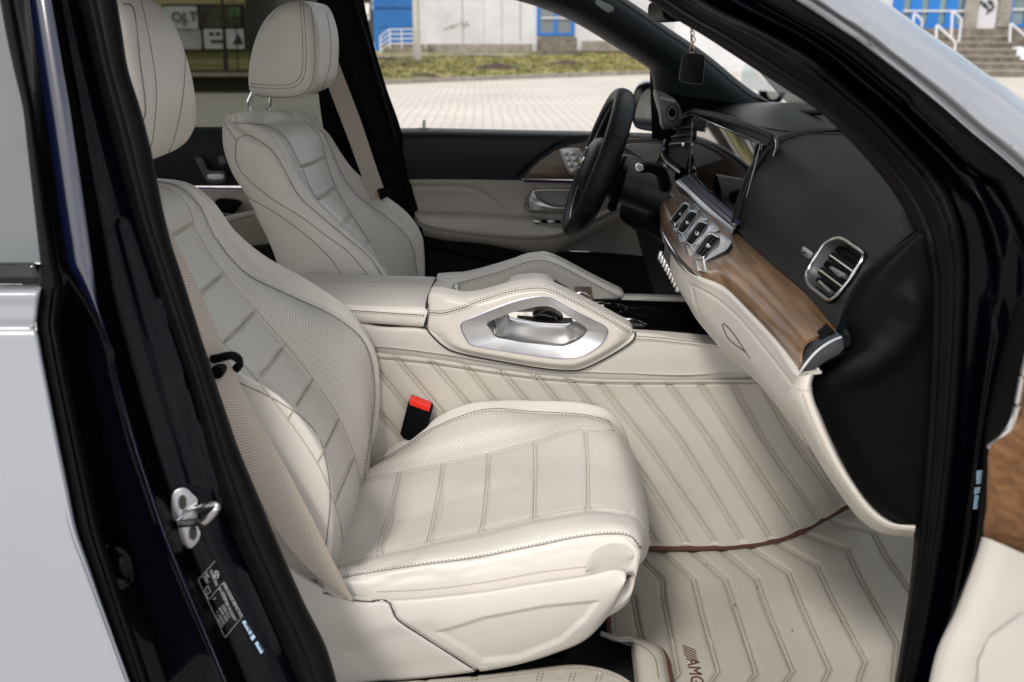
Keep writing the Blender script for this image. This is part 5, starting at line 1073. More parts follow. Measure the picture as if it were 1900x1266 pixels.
def ovent(px, py, l=0.0):
    d_ = FW * FPX + RT * (px - 950) - UP * (py - 633); t = ((c - nn * l - CP) @ nn) / (d_ @ nn); return CP + d_ * t
for (x0, y0, x1, y1) in ((1541, 474, 1583, 504), (1521, 501, 1565, 534)):
    q = Part(); q.tube([ovent(x0, y0, .004), ovent(x1, y1, .004)], .006, M['blackp'], 6, r2=.0015, up=nn); q.tube([ovent(x0, y0, .0), ovent(x1, y1, .0)], .0013, M['chrome'], 6); q.build('slat', pv)
for (x0, y0, x1, y1) in ((1550, 458, 1596, 486), (1512, 520, 1555, 548), (1531, 488, 1575, 518)):
    q = Part(); q.tube([ovent(x0, y0, .012), ovent(x1, y1, .012)], .005, M['blackp'], 6, r2=.0012, up=nn); q.build('slat', pv)
q = Part(); q.slab([ovent(a_, b_, -.006) for a_, b_ in ((1538, 497), (1543, 494), (1567, 507), (1562, 512), (1553, 512))], -nn * .012, M['satin'], bev=.0015); q.build('vent_tab', pv)
q = Part(); q.slab([ovent(a_, b_, -.003) for a_, b_ in ((1524, 530), (1527, 527), (1541, 538), (1540, 542), (1536, 541))], -nn * .008, M['satin'], bev=.001); q.slab([ovent(a_, b_, .002) for a_, b_ in ((1512, 527), (1521, 519), (1546, 541), (1541, 552))], -nn * .006, M['piano'], bev=.001); q.build('vent_wheel', pv)
# badge
hs = d.onto(cat([(1490, 460), (1494, 459), (1507, 468), (1508, 472), (1504, 479), (1500, 480), (1489, 471), (1488, 467)], 40, closed=True), bvd, .0012); p = Part(); p.slab(np.array([h_[0] for h_ in hs]), -hs[0][1] * .002, M['satin'], bev=.0004); bo = p.build('badge', dash)
o_ = np.array(d.onto([(1490, 471)], bvd, .0018)[0][0]); e_ = np.array(d.onto([(1505, 475)], bvd, .0018)[0][0]); u_ = np.array(d.onto([(1493, 463)], bvd, .0018)[0][0])
p = Part(); v, f = text('AIRBAG', None, (o_, e_ - o_, u_ - o_), .0042, 't', None); p.add(v, f, M['gap']); p.build('lettering', bo)
q = Part(); hs = d.onto(cat([(1684, 388), (1690, 384), (1696, 400), (1697, 412), (1686, 402)], 20, closed=True), bvd, .002)
if all(hs): q.slab(np.array([h_[0] for h_ in hs]), -hs[0][1] * .002, M['satin'], bev=.0005); q.build('airbag_badge', dash)
# defroster strip
q = Part(); q.tube([P(1458, 206, 2.50), P(1490, 209, 2.30), P(1525, 209, 2.1)], .006, M['blackp'], 8); q.build('defroster_vent', dash)
# glovebox
top = [(1230, 430, 1.99), (1240, 450, 1.92), (1264, 486, 1.75), (1300, 517, 1.62), (1345, 538, 1.547), (1392, 584, 1.41), (1440, 636, 1.28), (1475, 688, 1.19), (1494, 694, 1.18)]
bot = [(1268, 535, 1.86), (1272, 545, 1.83), (1280, 565, 1.79), (1296, 595, 1.73), (1322, 628, 1.66), (1350, 660, 1.60), (1408, 712, 1.46), (1460, 775, 1.34), (1500, 830, 1.26)]
T_ = np.array([P(*q) for q in top]); B_ = np.array([P(*q) for q in bot]); rows_ = [T_ + [.02, 0, .004], T_]
for t, k_ in ((.1, .25), (.35, .6), (.6, .75), (.85, .4)): rows_.append(T_ * (1 - t) + B_ * t + np.array([-.020, -.012, .0]) * k_)
rows_ += [B_, B_ + [.03, .02, -.01]]
g = cat(np.array(rows_), 130); g = np.swapaxes(cat(np.swapaxes(g, 0, 1), 200), 0, 1)
g = groove(g, [[(1282, 530), (1295, 535), (1330, 555), (1370, 590), (1420, 650), (1470, 715)], [(1282, 530), (1290, 565), (1305, 600)]], 2.5, .002)
gb = Part(); gb.grid(g, M['plastic'], thick=.004); bvg = gb.bvh
gb.seam([(1340, 603), (1345, 602), (1362, 620), (1385, 655)], M['gap'], .0008, bvh=bvg); gb.seam([(1340, 603), (1352, 628), (1372, 645), (1382, 652)], M['gap'], .0008, bvh=bvg); gb.seam([(1380, 650), (1392, 664)], M['threadd'], .0008, bvh=bvg)
glb = gb.build('glovebox', dash)
# padded edge that runs down beside the doorway
le = [(1468, 702), (1462, 745), (1490, 805), (1527, 870), (1568, 930), (1598, 966), (1635, 989), (1694, 998)]; ri = [(1510, 694), (1506, 722), (1519, 766), (1556, 850), (1594, 912), (1626, 950), (1660, 971), (1699, 975)]
rows_ = [[tuple(k_) + (Y,) for k_ in lerp(le, ri, t)] for t, Y in ((-.0, 1.26), (.02, 1.22), (.35, 1.18), (.75, 1.165), (.97, 1.17), (1.0, 1.19), (.98, 1.24))]
p = Part(); p.grid(grid(rows_, 40, 120), M['leather'], thick=.004); p.seam(lerp(le, ri, .62)[1:], M['thread'], .0007); p.seam([(1480, 722), (1495, 725), (1506, 722)], M['thread'], .0006); p.build('padded_edge', dash)
# climate key bar
p = Part(); ck = [(1233, 452), (1240, 455), (1275, 530), (1271, 548), (1262, 538), (1232, 475)]; p.slab([P(a_, b_, 1.86) for a_, b_ in ck], (0, .02, 0), M['piano'], bev=.001); kb_ = p.build('climate_panel', dash)
for i_ in range(9):
    t = i_ / 8; c0 = P(1227 + 33 * t, 474 + 58 * t, 1.93 - .10 * t); q = Part(); q.puff(cat([(c0[0] - .007, c0[2] - .008), (c0[0] + .007, c0[2] - .006), (c0[0] + .008, c0[2] + .006), (c0[0] - .005, c0[2] + .008)], 16, closed=True) * 1.0, c0[1] - (.010 if i_ in (0, 8) else .005), c0[1] + .004, .003, M['chrome'], dome=.001, nsl=3); q.build('toggle_key', kb_)
p = Part(); p.tube(cat([P(1277, 552, 1.80), P(1290, 580, 1.77), P(1304, 598, 1.74)], 14), .003, M['satin'], 6); p.build('lower_trim', kb_)
# dark lower bulkhead under the dash (driver's foot well side)
p = Part(); rows_ = [[(1226, 408, 2.12), (1200, 420, 2.35), (1150, 400, 2.5)], [(1240, 460, 2.0), (1215, 470, 2.35), (1170, 470, 2.55)], [(1270, 545, 1.86), (1250, 560, 2.2), (1200, 560, 2.6)], [(1320, 640, 1.80), (1300, 640, 2.1), (1240, 640, 2.5)]]
g = grid(rows_, 20, 20); g[..., 0] += .03; p.grid(g, M['carpet'], thick=.02); p.box([.47, 2.44, 1.02], [.05, .46, .30], M['carpet']); p.build('lower_bulkhead', dash)
# side cheek of the dash at the doorway
lc = [(1700, 428), (1640, 470), (1590, 520), (1556, 600), (1565, 650), (1520, 690), (1510, 722), (1524, 772), (1558, 850), (1592, 908), (1628, 950), (1665, 972), (1700, 974)]
rc = [(1722, 440), (1724, 470), (1726, 500), (1726, 560), (1726, 610), (1724, 660), (1724, 700), (1722, 750), (1718, 820), (1716, 870), (1712, 920), (1708, 960), (1706, 976)]
rows_ = [[tuple(k_) + (Y,) for k_ in lerp(lc, rc, t)] for t, Y in ((0, 1.26), (.03, 1.23), (.3, 1.205), (.7, 1.20), (1, 1.20))]
g = grid(rows_, 90, 160); g = groove(g, [[(1530, 712), (1570, 692), (1620, 672), (1660, 640), (1690, 600), (1694, 560)]], 30, -.015)
p = Part(); p.grid(g, M['cheek'], thick=.004); p.build('side_cheek', dash)

# ---- STEERING WHEEL
tp, bt = P(1157, 180, 2.37), P(1062, 424, 2.37); ctr = (tp + bt) / 2; u = (tp - bt) / 2; Rw = np.linalg.norm(u); u = u / Rw; v = np.array([-.015, 1.0, 0]); v -= u * (v @ u); v /= np.linalg.norm(v); nrm = np.cross(u, v); nrm = nrm if nrm[0] < 0 else -nrm
th = np.linspace(0, 2 * math.pi, 120, endpoint=False)
path = ctr + Rw * (np.cos(th)[:, None] * u + np.sin(th)[:, None] * v); p = Part(); p.tube(path, .0195, M['blackl'], 18, closed=True, r2=.0255, up=nrm)
rimg = ctr + (Rw - .017) * (np.cos(th)[:, None] * u + np.sin(th)[:, None] * v) + nrm * .012; p.tube(rimg, .0016, M['satin'], 6, closed=True)
for a_ in (R(62), R(118), R(-62), R(-118)):
    c0 = ctr + Rw * (math.cos(a_) * u + math.sin(a_) * v); t_ = -math.sin(a_) * u + math.cos(a_) * v; rad = c0 - ctr; rad /= np.linalg.norm(rad); k_ = np.linspace(0, 6.283, 20, endpoint=False); p.tube(c0 + .0222 * np.cos(k_)[:, None] * rad + .0172 * np.sin(k_)[:, None] * nrm, .0008, M['gap'], 4, closed=True)
wheel = p.build('steering_wheel', car)
def wl(a, b, c_): return ctr + a * v + b * u + c_ * nrm
p = Part(); g = []
for s_, h_ in ((1.0, -.02), (1.0, .005), (.97, .022), (.85, .034), (.6, .042), (.3, .045), (.02, .046)): g.append(np.array([wl(.085 * s_ * math.copysign(abs(math.cos(t))**.7, math.cos(t)), -.008 + .070 * s_ * math.copysign(abs(math.sin(t))**.7, math.sin(t)), h_ - .01) for t in th[::2]]))
p.grid(np.array(g), M['blackl'], closed_c=True); hub = p.build('airbag_cover', wheel)
# three-pointed round emblem
p = Part(); k_ = th[::3]; p.tube(np.array([wl(.026 * math.cos(t), .026 * math.sin(t), .038) for t in k_]), .0022, M['chrome'], 6, closed=True)
for t in (90, 210, 330): p.tube([wl(0, 0, .039), wl(.025 * math.cos(R(t)), .025 * math.sin(R(t)), .038)], [.0045, .0012], M['chrome'], 6)
p.build('emblem', hub)
for nm, pts in (('spoke', [(.07, -.005, -.005), (.12, .0, -.004), (.168, .01, -.002)]), ('spoke', [(-.07, -.005, -.005), (-.12, .0, -.004), (-.168, .01, -.002)]), ('spoke', [(.02, -.06, -.006), (.03, -.11, -.006), (.045, -.165, -.003)]), ('spoke', [(-.02, -.06, -.006), (-.03, -.11, -.006), (-.045, -.165, -.003)])):
    p = Part(); low_ = abs(pts[-1][1]) > .1; w_ = cat([wl(*k_) for k_ in pts], 14); p.tube(w_, .007 if low_ else .02, M['blackp'], 10, r2=.006 if low_ else .009, up=nrm)
    p.tube(w_ + nrm * .007, .0075 if low_ else .004, M['satin'], 8, r2=.002, up=nrm); p.build(nm, wheel)
for sgn in (1, -1):
    p = Part(); p.slab([wl(sgn * a_, b_, .006) for a_, b_ in ((.09, .035), (.14, .03), (.15, .0), (.14, -.03), (.09, -.03))], -nrm * .01, M['piano'], bev=.002)
    for b_ in (-.012, .012): p.slab([wl(sgn * a_, b_ + c_, .0085) for a_, c_ in ((.10, -.007), (.135, -.007), (.135, .007), (.10, .007))], -nrm * .004, M['satin'], bev=.001)
    p.build('button_pad', wheel)
for sgn in (1, -1):
    p = Part(); p.slab([wl(sgn * a_, b_, -.035) for a_, b_ in ((.085, .0), (.12, .05), (.135, .05), (.12, -.02), (.09, -.03))], -nrm * .005, M['blackp'], bev=.001); p.build('shift_paddle', wheel)
# column shroud and stalk
p = Part(); rings = []
for t, ra, rb in ((.02, .045, .045), (.05, .062, .055), (.08, .066, .058), (.12, .066, .058), (.17, .072, .062)):
    c0 = ctr - nrm * t + [0, 0, -.012]; rings.append(np.array([c0 + ra * math.cos(k_) * v + rb * math.sin(k_) * u for k_ in th[::3]]))
p.grid(cat(np.array(rings), 30), newmat('column_plastic', (.010, .012, .014), .45, bump=.2, bscale=1200), closed_c=True); col_ = p.build('column_shroud', wheel)
p = Part(); st_ = cat([P(1234, 345, 2.27), P(1230, 328, 2.22), P(1222, 316, 2.18), P(1206, 311, 2.16), P(1188, 312, 2.15)], 30); p.tube(st_, np.linspace(.015, .0105, 30), M['blackp'], 12); p.slab(cat([P(a_, b_, 2.135) for a_, b_ in ((1179, 306), (1187, 304), (1194, 308), (1194, 315), (1187, 319), (1180, 315))], 30, closed=True), (0, .012, 0), M['chrome'], bev=.002)
p.slab(cat([P(a_, b_, 2.133) for a_, b_ in ((1181, 308), (1187, 306), (1192, 309), (1192, 314), (1187, 317), (1182, 314))], 30, closed=True), (0, .004, 0), newmat('grey_button', (.32, .30, .33), .5), bev=.001); p.build('stalk', col_)
p = Part(); p.tube(cat([P(1135, 385, 2.30), P(1148, 350, 2.25), P(1160, 312, 2.20)], 12), np.linspace(.012, .006, 12), M['blackp'], 8); p.build('stalk', col_)
# instrument hood base and knee panel behind the wheel
p = Part(); rows_ = [[(1165, 345, 2.55), (1215, 370, 2.40), (1262, 385, 2.25)], [(1150, 400, 2.50), (1195, 420, 2.36), (1232, 436, 2.2)], [(1175, 425, 2.52), (1210, 440, 2.4), (1240, 465, 2.25)]]
g = grid(rows_, 20, 20); p.grid(g, M['blackp'], thick=.03); p.build('knee_panel', dash)
p = Part(); rows_ = [[(1225, 300, 2.66), (1250, 335, 2.5), (1275, 362, 2.35)], [(1222, 320, 2.66), (1240, 352, 2.5), (1262, 378, 2.33)]]; p.grid(grid(rows_, 10, 20), M['wood'], thick=.01); p.tube(cat([P(1222, 322, 2.65), P(1240, 354, 2.49), P(1258, 374, 2.36)], 14), .004, M['satin'], 6); p.build('wood_trim', dash)

# ---- OUTSIDE MIRROR (driver side)
p = Part(); o = [(1215, 152), (1196, 153), (1181, 162), (1174, 180), (1171, 205), (1174, 228), (1184, 240), (1215, 246)]; w_ = cat([P(a_, b_, 2.98) for a_, b_ in o], 50); w_ = np.concatenate([w_, [P(1240, 246, 2.98), P(1240, 152, 2.98)]]); p.slab(w_, (.02, .16, 0), M['piano'], bev=.006); mo = p.build('side_mirror', car)
p = Part(); o = [(1215, 158), (1200, 164), (1187, 182), (1180, 205), (1178, 226), (1184, 236), (1215, 242)]; w_ = np.array([P(a_, b_, 2.965) for a_, b_ in o]); w_[:, 1] -= (w_[:, 0] - w_[:, 0].min()) * .4; w_ = cat(w_, 40)
p.add(w_, [tuple(range(len(w_)))], M['mirror']); p.build('mirror_glass', mo)

# ---- REAR-VIEW MIRROR and the pendant
p = Part(); p.puff(cat(world2([(1222, 2), (1262, 20), (1266, 36), (1250, 41), (1222, 38), (1214, 20)], 1.98), 40, closed=True), 1.86, 2.1, .012, M['blackp'], dome=.004); p.build('rear_view_mirror', car)
pend = thing('pendant', 'black rounded pendant hanging on a gold chain below the rear-view mirror', 'pendant', tuple(P(1285, 155, 1.93)))
p = Part(); w_ = cat([P(a_, b_, 1.925) for a_, b_ in [(1271, 101), (1285, 99), (1302, 101), (1307, 107), (1306, 135), (1302, 155), (1285, 155), (1266, 152), (1261, 146), (1264, 120), (1267, 105)]], 60, closed=True); p.slab(w_, (0, .008, 0), newmat('pendant_black', (.003, .003, .0035), .35, spec=.15), bev=.002); p.build('plate', pend)
p = Part(); p.tube(w_ + [0, -.0002, 0], .0005, DKM, 5, closed=True); p.build('rim', pend)
gold = newmat('old_gold', (.45, .30, .18), .3, metal=1); p = Part()
for i_, (x, y, r_) in enumerate([(1284, 92, .006), (1284, 82, .0075), (1286, 74, .005), (1283, 68, .004), (1285, 62, .004), (1283, 56, .004), (1285, 50, .004), (1284, 44, .004)]):
    c0 = P(x, y, 1.93); k_ = np.linspace(0, 6.283, 14, endpoint=False); ax = np.array([1, .2, 0]) if i_ % 2 == 0 else np.array([.5, 1, 0]); p.tube(c0 + r_ * (np.cos(k_)[:, None] * ax * .8 + np.sin(k_)[:, None] * [0, 0, 1.1]), .0011, gold, 6, closed=True)
p.tube([P(1284, 42, 1.93), P(1284, 30, 1.95)], .0008, gold, 5); p.build('chain', pend)

# ================================================================ NEAR SIDE BODY
ys = np.array([-40, 0, 60, 130, 200, 270, 340, 400, 450, 490, 515, 540, 570, 604, 650, 706, 770, 830, 900, 981, 1050, 1124, 1200, 1290], float)
def edge(pts): a = np.array(pts, float); x = np.interp(ys, a[:, 1], a[:, 0]); s0, s1 = (a[1] - a[0]), (a[-1] - a[-2]); x = np.where(ys < a[0, 1], a[0, 0] + (ys - a[0, 1]) * s0[0] / s0[1], x); return np.where(ys > a[-1, 1], a[-1, 0] + (ys - a[-1, 1]) * s1[0] / s1[1], x)
eA = edge([(3, 0), (17, 80), (45, 200), (68, 400), (78, 490), (81, 527), (74, 550), (70, 590), (71, 617), (88, 706), (112, 830), (143, 981), (179, 1088), (240, 1266)])
eB = edge([(25, 0), (41, 85), (61, 204), (90, 400), (106, 490), (117, 525), (117, 545), (110, 604), (129, 706), (156, 830), (190, 990), (233, 1124), (280, 1266)])
eC = edge([(54, 0), (75, 153), (112, 408), (126, 492), (146, 525), (172, 575), (196, 630), (212, 706), (244, 830), (297, 990), (352, 1124), (412, 1266)])
eD = edge([(98, 0), (132, 204), (160, 390), (183, 553), (217, 689), (251, 808), (300, 960), (345, 1075), (390, 1180), (425, 1266)])
eE = edge([(146, 0), (187, 170), (245, 390), (299, 553), (357, 723), (384, 830), (429, 981), (483, 1106), (555, 1266)])
eF = edge([(217, 0), (238, 129), (272, 238), (311, 430), (340, 519), (391, 682), (442, 830), (515, 1006), (555, 1099), (608, 1206), (625, 1266)])
tY = (ys + 40) / 1330
Yo = 1.235 - .235 * np.clip(tY, 0, 1)**.9        # outer skin leans in towards the roof
def strip(cols, mat_, nr=200, nc=40, **k_):
    rows_ = []
    for i_, y in enumerate(ys): rows_.append([P(x[i_], y, Y[i_]) for x, Y in cols])
    g = cat(np.array(rows_), nr); return np.swapaxes(cat(np.swapaxes(g, 0, 1), nc), 0, 1)
# centre pillar of the near side: painted face, jamb and door opening seal
p = Part(); g = strip([(eB - 4, Yo + .05), (eB + 6, Yo + .045), (eC - 6, Yo + .035), (eC, Yo + .012), (eC * .55 + eD * .45, Yo + .002), (eD - 4, Yo + .006), (eD + 2, Yo + .016), (eD * .75 + eE * .25, Yo + .045), (eD * .4 + eE * .6, Yo + .055), (eE + 4, Yo + .075)], None, 260, 90)
g = groove(g, [[(300, 560), (345, 720), (385, 830), (420, 930)], [(455, 1060), (520, 1200)]], 7, -.004); g = groove(g, [[(225, 420), (300, 700), (360, 900)]], 14, .005)
p.grid(g, M['navy'], thick=.004, bands=[('c', 3/9, 5.2/9, M['navyg'])]); bvp = p.bvh; pil = p.build('centre_pillar', car, label='glossy dark blue centre pillar between the near doors')
p = Part(); g = strip([(eE - 2, Yo + .075), (eE + 3, Yo + .062), (eE * .7 + eF * .3, Yo + .050), (eE * .35 + eF * .65, Yo + .052), (eF - 4, Yo + .066), (eF, Yo + .085), (eF - 6, Yo + .13), (eF - 30, Yo + .17)], None, 260, 60); g = groove(g, [[tuple(k_) for k_ in np.stack([eE * .62 + eF * .38, ys], -1)]], 4, .004); p.grid(g, M['rubber'], thick=.004); p.build('weather_strip', pil)
q = Part(); g = strip([(eF - 60, Yo + .14), (eF - 20, Yo + .12), (eF - 4, Yo + .13)], None, 60, 10); q.grid(g, M['blackp'], thick=.02); q.build('inner_trim', pil)
# rear door: skin, glass, seal
iw = 9
p = Part(); rows_ = []
for i_ in range(11, len(ys)):
    y = ys[i_]; Y = 1.215 - .235 * tY[i_]**.9; rows_.append([P(x, y, Y + dy) for x, dy in ((-1500, .0), (-700, .0), (-200, -.004), (-60, -.004), (eA[i_] - 30, 0.0), (eA[i_] - 6, .002), (eA[i_] - 1, .012), (eA[i_] - 2, .03))])
rows_ = [[q_ + [0, .02, .002] for q_ in rows_[0]]] + rows_
g = np.array(rows_); g[0] = np.array([P(x, 528, 1.150) for x in (-1500, -700, -200, -60, 50, 76, 81, 80)]); g = cat(g, 120); g = np.swapaxes(cat(np.swapaxes(g, 0, 1), 60), 0, 1)
g = groove(g, [[(-1400, 612), (75, 606)]], 9, .004); p.grid(g, M['white'], thick=.004); rdoor = p.build('door', car, label='pale rear passenger door at the left edge')
p = Part(); g = np.array([[P(x, y, Y) for x in (-1500, -800, -200, -40, x1)] for y, Y, x1 in ((-60, 1.245, -5), (0, 1.236, 4), (80, 1.222, 18), (200, 1.202, 46), (350, 1.176, 63), (495, 1.150, 79))]); p.grid(cat(g, 30), newmat('reflective_tint', (.10, .11, .11), .03, spec=1.0, coat=1.0, metal=.35), thick=.004); p.build('window_glass', rdoor)
p = Part(); rows_ = [[(-1500, 486, 1.15), (-700, 486, 1.15), (-100, 486, 1.15), (20, 486, 1.15), (60, 486, 1.148), (76, 487, 1.15)], [(-1500, 490, 1.135), (-700, 490, 1.135), (-100, 490, 1.135), (20, 490, 1.135), (60, 490, 1.133), (75, 492, 1.14)], [(-1500, 508, 1.130), (-700, 508, 1.130), (-100, 508, 1.130), (20, 508, 1.130), (60, 508, 1.128), (72, 508, 1.13)], [(-1500, 520, 1.130), (-700, 520, 1.130), (-100, 520, 1.130), (20, 520, 1.130), (60, 520, 1.128), (70, 520, 1.13)], [(-1500, 527, 1.142), (-700, 527, 1.142), (-100, 527, 1.142), (20, 527, 1.142), (60, 527, 1.14), (70, 526, 1.14)]]; p.grid(grid(rows_, 40, 30), M['piano'], thick=.004); p.build('belt_moulding', rdoor)
p = Part(); g = strip([(eA - 3, Yo + .010), (eA + 1, Yo - .004), (eA * .6 + eB * .4, Yo - .010), (eA * .3 + eB * .7, Yo - .006), (eB - 2, Yo + .006), (eB, Yo + .03)], None, 240, 40); g = groove(g, [[tuple(k_) for k_ in np.stack([eA * .42 + eB * .58, ys], -1)][11:]], 3.0, .008); p.grid(g, M['rubber'], thick=.003); p.build('door_seal', rdoor)
p = Part(); rows_ = [[(185, 805, 1.12), (196, 825, 1.12), (205, 850, 1.12)], [(196, 795, 1.12), (206, 822, 1.12), (214, 850, 1.12)]]
p.puff(cat(world2([(205, 1000), (240, 998), (262, 1018), (265, 1060), (235, 1075), (212, 1040)], 1.10), 30, closed=True), 1.07, 1.12, .008, M['navy'], dome=.006); p.build('door_hinge', pil)
# striker
def onp(pts, lift=.001): return [h_ for h_ in p_pil.onto(pts, bvp, lift)]
p_pil = Part()
def zs(x, y): return (300 + x / 3.617, 880 + y / 3.617)
hole = onp([zs(170, 250)])[0]; npl = hole[1]
def pl(x, y, l=.0):
    q_ = zs(x, y); d_ = FW * FPX + RT * (q_[0] - 950) - UP * (q_[1] - 633); o_ = hole[0] + npl * l; return CP + d_ * (((o_ - CP) @ npl) / (d_ @ npl))
steel = newmat('zinc_steel', (.30, .30, .31), .3, metal=1, var=.08, vscale=60)
p = Part(); w_ = cat([pl(a_, b_, .011) for a_, b_ in ((62, 180), (75, 130), (110, 100), (160, 92), (205, 130), (245, 185), (240, 330), (262, 400), (235, 465), (190, 500), (150, 480), (115, 420), (100, 330), (70, 290))], 90, closed=True); p.slab(w_, -npl * .012, steel, bev=.001); stk_ = p.build('door_striker', pil)
for (a_, b_) in ((140, 190), (210, 395)):
    q = Part(); k_ = np.linspace(0, 6.283, 20, endpoint=False); w_ = np.array([pl(a_ + 28 * math.cos(t), b_ + 52 * math.sin(t), .0115) for t in k_]); q.tube(w_, .0008, steel, 6, closed=True); q.add(w_ + npl * .0003, [tuple(range(len(w_)))], M['gap']); q.build('bolt', stk_)
q = Part(); w_ = cat([pl(150, 270, .011), pl(235, 245, .016), pl(300, 215, .026), pl(355, 205, .032), pl(374, 222, .034), pl(345, 265, .034), pl(285, 325, .030), pl(230, 325, .020), pl(115, 335, .011)], 60); q.tube(w_, .0048, steel, 10); q.tube([pl(105, 310, .012), pl(240, 195, .012)], .0025, steel, 6); q.build('loop', stk_)
# data label: thin white printing on black film
o_ = onp([zs(240, 712)])[0]
def L(x, y, l=.0012): h_ = onp([zs(x, y)], l); return h_[0][0] if h_[0] is not None else pl(x, y, l)
p = Part()
for a_, b_ in (((358, 582), (240, 712)), ((240, 712), (420, 1100)), ((420, 1100), (540, 955)), ((310, 845), (418, 722)), ((418, 722), (540, 955))): p.tube([L(*a_), L((a_[0] + b_[0]) / 2, (a_[1] + b_[1]) / 2), L(*b_)], .0003, M['print'], 4)
k_ = np.linspace(0, 6.283, 20, endpoint=False); c0 = (367, 673); p.tube([L(c0[0] + 15 * math.cos(t), c0[1] + 24 * math.sin(t)) for t in k_], .0006, M['print'], 4, closed=True)
for t in (-100, 20, 140): p.tube([L(*c0), L(c0[0] + 15 * math.cos(R(t)), c0[1] + 24 * math.sin(R(t)))], .0006, M['print'], 4)
p.tube([L(*k__) for k__ in ((308, 750), (325, 790), (305, 808), (288, 768), (308, 750))], .0006, M['print'], 4)
for (s0, s1, bodyt, sz) in (((320, 648), (365, 750), 'Mercedes-Benz', .0052), ((405, 735), (525, 960), 'MERCEDES-BENZ AG', .0054), ((378, 765), (485, 985), 'W1N1679861A364307', .0052), ((408, 790), (430, 850), 'e1*2007/46*', .003), ((400, 880), (445, 965), '3200 KG', .0046), ((378, 900), (430, 990), '6600 KG', .0046), ((362, 925), (410, 1010), '1- 1600 KG', .0042), ((352, 955), (400, 1030), '2- 1820 KG', .0042), ((286, 665), (305, 700), 'PASS', .005), ((272, 690), (300, 735), 'EURO', .005), ((270, 780), (300, 840), '189', .004), ((336, 835), (345, 850), '7', .005)):
    a_, b_ = L(*s0), L(*s1); upv = L(s0[0] + 26, s0[1] - 14) - a_; v, f = text(bodyt, None, (a_, b_ - a_, upv), sz, 't', None); ln = np.linalg.norm(b_ - a_); w0 = ((v - a_) @ ((b_ - a_) / ln)).max(); ux = (b_ - a_) / ln
    v = v + np.outer(((v - a_) @ ux) * (ln / max(w0, 1e-6) - 1), ux); p.add(v, f, M['print'])
p.build('data_label', pil)
def sticker(onfn, quads, name, parent, lab):
    q = Part()
    for a in quads: w_ = np.array([onfn(*k_) for k_ in a]); q.add(w_, [tuple(range(len(w_)))], M['sticker'])
    return q
q = sticker(lambda x, y: L(x, y, .0014), [[(538, 990), (557, 980), (605, 1060), (590, 1080)], [(592, 1095), (612, 1072), (627, 1095), (606, 1118)], [(622, 1135), (640, 1120), (683, 1185), (664, 1207)]], 's', None, '')
for s0, s1, tx in (((556, 1002), (590, 1062), 'airbag'), ((640, 1142), (672, 1190), 'AIRBAG')):
    a_, b_ = L(*s0, .0018), L(*s1, .0018); v, f = text(tx, None, (a_, b_ - a_, L(s0[0] + 10, s0[1] - 8, .0018) - a_), .005, 't', None); q.add(v, f, M['gap'])
q.build('sticker', pil)
# near rocker sill below the doorway
p = Part(); g = np.array([[(x, y, z) for x in (-.5, .2, .9)] for y, z in ((.98, .36), (.99, .50), (1.03, .54), (1.10, .55), (1.15, .52), (1.17, .42))]); p.grid(cat(g, 30), M['navy'], thick=.01); p.build('sill', car)

# near windscreen pillar: rubber seal, painted jamb, outer white rail
inr = [(1190, -8), (1256, 37), (1311, 70), (1386, 119), (1460, 167), (1515, 204), (1564, 249), (1619, 308), (1664, 367), (1690, 419), (1708, 470), (1717, 530), (1717, 620), (1713, 750), (1706, 870), (1697, 985), (1686, 1100), (1658, 1280)]
otr = [(1290, -12), (1345, 20), (1400, 45), (1462, 76), (1520, 112), (1571, 156), (1630, 205), (1683, 260), (1725, 305), (1757, 353), (1780, 410), (1792, 480), (1790, 580), (1782, 720), (1772, 840), (1755, 980), (1725, 1150), (1695, 1285)]
pnt = [(1440, -24), (1480, 0), (1525, 30), (1572, 60), (1627, 104), (1683, 148), (1740, 196), (1797, 247), (1855, 295), (1915, 350), (1980, 430), (2010, 520), (1980, 620), (1930, 740), (1900, 860), (1880, 1000), (1850, 1140), (1800, 1290)]
tt = np.linspace(0, 1, 18); Yi = 1.40 - .18 * np.clip(tt * 1.7, 0, 1); Yj = Yi - .10
# wide continuation upwards so that the bands leave the picture
def ext(l, k_=1): a, b = np.array(l[0], float), np.array(l[1], float); return [tuple(a + (a - b) * 2)] + list(l)
inr, otr, pnt = ext(inr), ext(otr), ext(pnt); Yi = np.r_[1.42, Yi]; Yj = np.r_[1.32, Yj]
def cross(a, b, prof, n1, n2): return grid([[tuple(k_) + (Yi[i_] + dy,) for i_, k_ in enumerate(lerp(a, b, t))] for t, dy in prof], n1, n2)
p = Part(); g = cross(inr, otr, ((.02, .08), (0, .03), (.04, -.005), (.2, -.028), (.45, -.038), (.7, -.046), (.93, -.042), (1.0, -.03)), 60, 240); g = groove(g, [lerp(inr, otr, .30), lerp(inr, otr, .78)], 4, .004); p.grid(g, M['rubber'], thick=.004)
fpil = p.build('front_pillar', car, label='near windscreen pillar with rubber door seal')
p = Part(); g = cross(otr, pnt, ((-.05, -.02), (0.0, -.035), (.15, -.05), (.3, -.075), (.5, -.07), (.6, -.09), (.85, -.105), (1.0, -.11)), 60, 240); n1 = normals(g); g = groove(g, [[(1700, 195), (1760, 250), (1800, 300), (1830, 380), (1850, 470)]], 14, -.005, n1); g = recess(g, [(1790, 330), (1850, 340), (1880, 420), (1880, 620), (1840, 600), (1815, 450)], 24, .005, n1); p.grid(g, M['navy'], thick=.004); bvj = p.bvh; p.build('painted_jamb', fpil)
wl_ = [(1360, -75), (1440, -24), (1480, 0), (1525, 30), (1572, 60), (1627, 104), (1683, 148), (1740, 196), (1797, 247), (1855, 295), (1915, 350), (2000, 425)]
